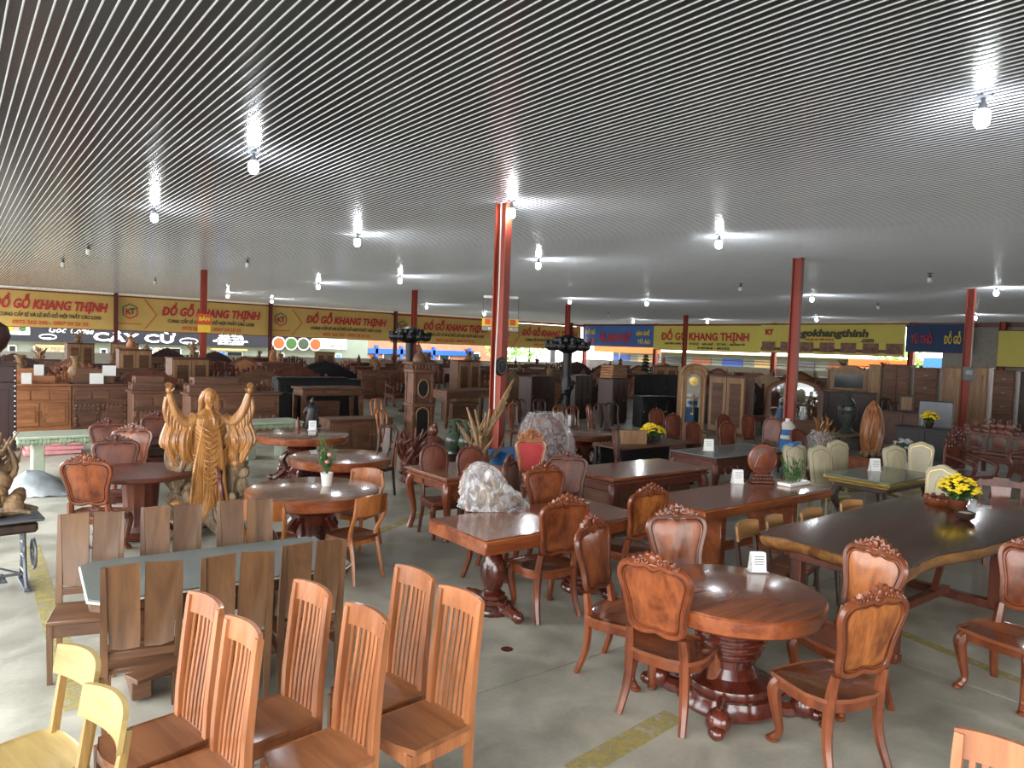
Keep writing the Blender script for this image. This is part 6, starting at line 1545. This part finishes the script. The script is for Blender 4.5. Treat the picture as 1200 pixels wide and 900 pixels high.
# fridge, black console, red cabinet with picture frame
q = (21.22, 8.44); t = thing('grey_fridge', 'grey metal box like a small fridge behind the black console', 'fridge', (*q, 0), 110); MB().box((0, 0, .7), (.8, .6, 1.3), .02).out('body', 'iron', t); MB().box((0, .31, .72), (.78, .03, 1.24), .01).out('door', 'iron', t); MB().box((.3, .34, .8), (.03, .03, .4)).out('handle', 'metal', t); foot4(lambda a, b: MB().box((a * .34, b * .24, .03), (.06, .06, .06)).out('foot', 'black', t))
q = (19.2, 7.79); t = thing('black_counter', 'black counter with a yellow flower pot in front of the grey fridge', 'counter', (*q, 0), 100); cabinet(t, 1.35, .6, .78, 'black', 'black', 2)
plant_pot((q[0] + .05, q[1] + .0, .782), 'yellow flower pot on the black counter before the fridge', 'yellow', 1.3, 'dark')
q = (22.23, 9.46); t = thing('red_cabinet', 'dark red low cabinet left of the black counter', 'cabinet', (q[0], q[1] + .2, 0), 100); cabinet(t, 1.2, .55, .92, 'carved2', 'carved2', 2)
t = thing('picture_frame', 'small picture frame standing on the dark red low cabinet', 'frame', (q[0], q[1] + .2, .921), -70); MB().box((0, 0, .24), (.4, .03, .48), .006).out('frame', 'dark', t); MB().box((0, -.018, .24), (.28, .01, .36), 0).out('picture', 'tan', t)
plant_pot((*(16.69, 7.27), .0), 'white flowered plant wrapped on the floor behind the cream chairs', 'mound', 2.2)
tag(MB().box((0, 0, .25), (.7, .6, .5), .06).out('covered_stool', 'silver', loc=(*(14.88, 6.45), 0), rot=(0, 0, .3)), 'plastic covered stool behind the gold table', 'stool')
# carved salon set at the right edge
B1 = make_bench(1.6, 'carved2', 12, 1.1)
place(B1, (17.87, 5.92), 85, 'openwork dark carved bench in front of the meter column', 'carved salon set at the right'); AR = make_armchair('carved2', 6)
place(AR, (14.37, 5.1), 170, 'dark carved armchair at the left end of the salon set', 'carved salon set at the right'); place(AR, (16.54, 4.79), 40, 'dark carved armchair at the right edge of the salon set', 'carved salon set at the right')
t = thing('tea_table', 'low dark tea table in the middle of the salon set', 'table', (*(18.16, 5.77), 0), 90); MB().box((0, 0, .47), (1.1, .6, .06), .01).out('top', 'carved2', t); foot4(lambda a, b: MB().box((a * .48, b * .24, .22), (.08, .08, .44), .01).out('leg', 'carved2', t))
tag(MB().ball((0, 0, .14), (.22, .18, .14), 12, 8).out('wrapped_bundle', 'silver', loc=(*(23.03, 8.13), 1.02)), 'pale blue grey wrapped bundle on the salon bench', 'bundle') if False else None
# column extras
def sign_frame():
    t = thing('hanging_sign', 'orange and green lettered sign hung from a bracket on the big red column', 'sign', (8.05, 10.76, 2.9), -38)
    t.scale = (.78, .78, .9)
    for z in (0,): MB().box((0, 0, .46), (.82, .05, .05), .004).out('bracket_tube', 'white', t)
    m = MB()
    for a in (-.42, .42): m.tube([(a, 0, .46), (a, 0, .0)], .006, 4)
    m.out('hanger', 'black', t)
    MB().box((0, 0, -.06), (.86, .03, .15), .002).out('sign_face', 'inkyellow', t); o = MB().box((0, 0, -.185), (.86, .03, .09), .002).out('green_face', 'celadon', t)
    for k in range(4): MB().box((-.3 + .2 * k, -.018, -.05), (.13, .004, .11), 0).out('letter_block', 'inkorange', t)
    text('ĐỒ GỖ CAO CẤP', .07, 'paper', o, (0, -.02, -.21), LW, bold=.003)
sign_frame()
t = thing('wall_clock', 'round black dial fixed to the big red column', 'clock', (7.75, 10.3, 2.05), 12); m = MB(); m.lathe([(.15, -.02), (.17, 0), (.15, .03), (0, .03)], 20); m.v = [(x, -z, y) for x, y, z in m.v]; m.out('case', 'black', t)
m = MB(); m.tube([(.12 * cos(k * pi / 8), -.035, .12 * sin(k * pi / 8)) for k in range(16)], .008, 4, closed=True); m.out('dial_ring', 'iron', t); m = MB(); m.tube([(0, -.035, 0), (.06, -.035, .08)], .006, 4); m.tube([(0, -.035, 0), (-.02, -.035, .12)], .005, 4); m.out('hands', 'iron', t)
t = thing('poster', 'small orange and yellow poster on the thin left column', 'poster', (7.78, 29.4, 2.9), -10); MB().box((0, -.02, 0), (.5, .02, .72), .004).out('board', 'inkorange', t); MB().box((0, -.035, -.2), (.46, .01, .28), 0).out('lower_field', 'inkyellow', t)
text('BÁN', .2, 'inkyellow', t, (0, -.04, .1), LW, bold=.01)
t = thing('meter_box', 'grey meter box on the right red column', 'box', (27.42, 9.98, 2.05), -60); MB().box((0, -.08, 0), (.34, .14, .46), .01).out('case', 'iron', t); MB().box((0, -.155, .05), (.2, .01, .14), 0).out('window', 'window_dark', t)
t = thing('cable', 'thin pale cable hanging beside the big red column', 'cable', (7.6, 10.25, 0)); m = MB(); m.tube(spline([(0, 0, 4.9), (.0, -.02, 3.4), (-.03, -.03, 2.2), (0, 0, 1.3)], 5), .012, 5); m.out('wire', 'white', t)

# ---- ceiling lamps
bulb_mb = MB(); bulb_mb.lathe([(0, -.30), (.035, -.295), (.062, -.27), (.07, -.23), (.068, -.15), (.045, -.13)], 14); bm_ = bulb_mb.mesh('bulb', 'bulb')
skt = MB(); skt.lathe([(.045, -.13), (.04, -.08), (.022, -.05), (.022, -.012)], 10); skt.lathe([(.022, -.014), (.085, -.014), (.085, 0)], 14); sk_ = skt.mesh('socket', 'iron'); 
M['bulboff'] = plain('unlit white bulb', (226, 226, 222), .3); boff = bulb_mb.mesh('bulb', 'bulboff')
LAMPS = [(3.33, 10.25), (3.29, 16.16), (7.83, 10.25), (7.68, 16.04), (12.94, 30.83), (7.84, 2.88), (13.02, 9.7), (13.34, 16.11), (13.53, 24.51), (26.93, 24.12), (27.54, 15.87), (27.31, 9.26), (42.76, 39.64), (42.37, 24.04), (17.67, 20.8) if False else (24.44, 26.95), (12.73, 43.3), (16.24, 46.0), (23.95, 39.86), (31.2, 43.7), (43.8, 33.3), (41.85, 15.07)]
LL = ['nearest lit bulb at the upper left of the ceiling', 'lit bulb below and left of the nearest left one', 'lit bulb beside the top of the big red column', 'lit bulb between the big red column and the left lamps', 'far lit bulb above the third yellow banner',
      'largest lit bulb at the upper right of the ceiling', 'lit bulb left of the bare red column, at the middle right', 'lit bulb just right of and below the one by the big red column', 'lit bulb left of the big red column, above the lotus urn', 'lit bulb above the lemon banner',
      'upper one of two lit bulbs right of the bare red column', 'lit bulb right of the meter box column', 'far lit bulb above the blue banner', 'lower one of two lit bulbs right of the bare red column', 'lit bulb above the hall corner urn', 'far lit bulb above the second yellow banner',
      'far lit bulb right of the red poster column', 'far lit bulb above the tower clock', 'far lit bulb behind the hanging sign', 'far lit bulb near the lemon banner corner', 'lit bulb touching the meter box column']
for (x, y), lb in zip(LAMPS, LL):
    t = thing('ceiling_lamp', lb, 'lamp', (x, y, CE), 0, 'lit bulbs on the ceiling'); inst('bulb', bm_, t); inst('socket', sk_, t)
for (x, y), lb in zip([(3.26, 24.65), (3.2, 30.1), (7.44, 36.21), (7.65, 23.97), (22.33, 9.28), (22.27, 15.57), (32.84, 15.76), (34.83, 34.54)],
                      ['unlit bulb, upper one at the far left ceiling', 'unlit bulb at the left edge of the ceiling', 'unlit bulb left of the poster column', 'unlit bulb right of the poster column', 'largest unlit bulb, right of the bare red column', 'unlit bulb left of the bare red column', 'unlit bulb over the web address banner', 'unlit bulb over the blue banner']):
    t = thing('ceiling_lamp', lb, 'lamp', (x, y, CE), 0, 'unlit bulbs on the ceiling'); inst('bulb', boff, t); inst('socket', sk_, t)

# ---- the crowded rows behind
RR = random.Random(77)
TAKEN = [(o.location.x, o.location.y) for o in C.objects if o.parent is None and 'category' in o.keys() and o not in PROTOS and o.location.z < 1.0 and not (abs(o.location.x) < .01 and o.location.y > 50)]
cam_fw = Vector((sin(rad(37.9)), cos(rad(37.9))))
HERO = [(o.location.x, o.location.y) for o in C.objects if o.parent is None and o not in PROTOS and o.name.split('.')[0] in ('wardrobe', 'sideboard', 'altar_cabinet', 'desk', 'arched_mirror', 'grandfather_clock', 'tower_clock', 'headboard', 'black_sideboard', 'display_cabinet', 'board_stack', 'grey_fridge', 'root_sculpture', 'black_cabinet')]
def clear(x, y):
    p = Vector((x, y)); d = p.dot(cam_fw); a = (p.x * cos(rad(37.9)) - p.y * sin(rad(37.9))) / d
    for hx, hy in HERO:
        q = Vector((hx, hy)); dh = q.dot(cam_fw); ah = (hx * cos(rad(37.9)) - hy * sin(rad(37.9))) / dh
        if abs(a - ah) < 1.5 / d and dh - 8 < d < dh: return False
    return not (a > .42 and d < 36)
def free(x, y, r=1.5): return clear(x, y) and all((x - a) ** 2 + (y - b) ** 2 > r * r for a, b in TAKEN)
kindsA = [make_bench(1.7, 'carved2', 31, 1.2), make_bench(1.9, 'carved', 32, 1.3), make_armchair('carved', 33), make_headboard(1.8, 1.4, 'brown', 'orange', 34), make_headboard(2.0, 1.6, 'dark', 'maroon', 35), make_altar(1.6, 'brown', 36), make_altar(1.7, 'carved2', 37),
          make_cabinet('sideboard', 'sideboard', 1.7, .55, 1.1, 'brown', 'brown', 3, 1), make_cabinet('sideboard', 'sideboard', 1.5, .5, .95, 'dark', 'maroon', 2, 1), make_cabinet('tall_cabinet', 'cabinet', 1.2, .5, 1.7, 'brown', 'tan', 2), make_splat_chair(), make_splat_chair('splat_back_chair', 'dark'), make_armchair('dark', 38)]
namesA = ['dark carved bench', 'red-brown carved bench', 'red-brown carved armchair', 'brown carved headboard', 'dark carved headboard', 'brown altar table', 'red altar table', 'brown sideboard', 'dark sideboard', 'tall brown cabinet', 'red-brown splat-back chair', 'dark splat-back chair', 'dark carved armchair']
small = [make_figure(.55, 'driftwood', 51), make_figure(.5, 'carved2', 52), make_vase(.5, 'urn'), make_root(.55, 'driftwood', 53, .5), make_root(.5, 'carved2', 54, .6), make_figure(.6, 'orange', 55)]
namesS = ['pale figure', 'dark figure', 'grey vase', 'pale root', 'dark root', 'orange figure']
def zone(x, y):
    p = Vector((x, y)); side = p.x * cos(rad(37.9)) - p.y * sin(rad(37.9)); d = p.dot(cam_fw); a = side / d
    return ('far left' if a < -.42 else 'centre left' if a < -.12 else 'middle' if a < .15 else 'centre right' if a < .42 else 'far right'), d, a
CROWD = {}
plural = lambda n: n + ('es' if n.endswith('bench') else 's')
def note(o, kind, place_, a): CROWD.setdefault((kind, place_), []).append((a, o))
def row(xs, ys, jit, pick, facing):
    for y in ys:
        for x in xs:
            x_ = x + RR.uniform(-jit, jit); y_ = y + RR.uniform(-jit, jit) * .6
            zn, d, a = zone(x_, y_)
            if a < -.78 or a > .78 or not free(x_, y_) or x_ > 48.5 or y_ > 51.5: continue
            k = RR.choice(pick); band = 'front' if d < 24 else 'middle' if d < 36 else 'rearmost'
            pl = f'{band} crowded rows, {zn}'
            o = dup(kindsA[k], (x_, y_, 0), facing(x_, y_), '', sc=RR.uniform(.95, 1.12)); TAKEN.append((x_, y_)); note(o, namesA[k], pl, a)
            hgt = {5: 1.2, 6: 1.2, 7: 1.1, 8: .95, 9: 1.7}.get(k)
            if hgt and RR.random() < .8:
                s_ = RR.randrange(len(small)); o2 = dup(small[s_], (x_ + RR.uniform(-.3, .3), y_, hgt * o.scale[2] + .002), RR.uniform(0, 360), '', sc=RR.uniform(.8, 1.3))
                note(o2, namesS[s_] + f' on {namesA[k]}', pl, a)
fx = lambda x, y: 180 + RR.uniform(-12, 12)
fr_ = lambda x, y: 90 + RR.uniform(-12, 12)
row([1.2 + 2.2 * i for i in range(11)], [21.5, 24.5, 28.2, 33, 38, 43.5], .4, [0, 1, 3, 4, 5, 6, 7, 8, 9], fx)
row([8 + 1.9 * i for i in range(6)], [16.5, 19], .3, [2, 10, 11, 12, 5, 8], fx)
row([19 + 2.1 * i for i in range(14)], [17.5, 20.6, 24.5, 29, 34, 40], .45, [0, 1, 3, 4, 5, 6, 7, 8, 9, 12], lambda x, y: 140 + RR.uniform(-20, 20))
row([18.5, 20.8, 23.4, 26, 29.5, 33.5, 38, 43], [6.5, 8.6, 10.8, 13, 15.2], .35, [0, 1, 4, 6, 8, 9, 12, 11], fr_)
row([12.5, 14.6, 16.6], [12.6, 14.4, 16.2], .3, [10, 11, 2, 12], lambda x, y: 160 + RR.uniform(-40, 40))

MID = make_splat_chair(); MID2 = make_splat_chair('splat_back_chair', 'kl', False); MID3 = make_splat_chair('splat_back_chair', 'dark')
for k, (p, f, pr_, lb) in enumerate((((7.85, 15.2), -70, 2, 'light brown scrolled chair left of the tower clock, tall and seen side-on'), ((6.65, 12.64), -60, 2, 'light brown chair right of the low brown cabinet'),
    ((10.48, 13.5), -100, 1, 'reddish splat-back chair behind the driftwood, beside the plastic wrapped armchair'), ((11.16, 12.51), -100, 1, 'reddish splat-back chair in front of the left maroon cabinet'), ((11.32, 12.25), -90, 1, 'reddish splat-back chair at the back of the far round table'),
    ((12.17, 12.6), -60, 1, 'brown splat-back chair right behind the far round table'), ((12.69, 12.71), -110, 3, 'dark splat-back chair before the right maroon cabinet'), ((13.2, 12.84), -110, 3, 'dark splat-back chair at the right maroon cabinet edge'),
    ((11.38, 14.31), -100, 3, 'dark splat-back chair in front of the long boarded chest'), ((11.95, 14.18), -100, 3, 'dark splat-back chair behind the plastic wrapped armchair'), ((5.53, 10.27), 200, 3, 'dark splat-back chair at the left foot of the tower clock'),
    ((25.63, 11.83), 175, 3, 'dark splat-back chair right of the flame shaped root'), ((23.52, 10.53), 175, 3, 'dark splat-back chair beside the red low cabinet'))):
    o = dup((None, MID, MID2, MID3)[pr_], fr(p, f, .28), f - 90, lb, 'splat back chairs of the middle distance')
    TAKEN.append((o.location.x, o.location.y))

ORD = ['leftmost', 'second', 'third', 'fourth', 'fifth', 'sixth', 'seventh', 'eighth', 'ninth']
for (kind, pl), lst in CROWD.items():
    lst.sort(key=lambda q: q[0])
    for i, (a, o) in enumerate(lst):
        o['label'] = f'{kind} in the {pl}' if len(lst) == 1 else (f'{ORD[i]} {kind} in the {pl}' if i == 0 else f'{ORD[i]} {kind} from left in the {pl}')
        if len(lst) > 1: o['group'] = plural(kind) + ' in the ' + pl
# prototypes that were never placed go away
for p in PROTOS:
    if p.name not in USED:
        for ch in list(p.children):
            for g in list(ch.children): bpy.data.objects.remove(g)
            bpy.data.objects.remove(ch)
        bpy.data.objects.remove(p)
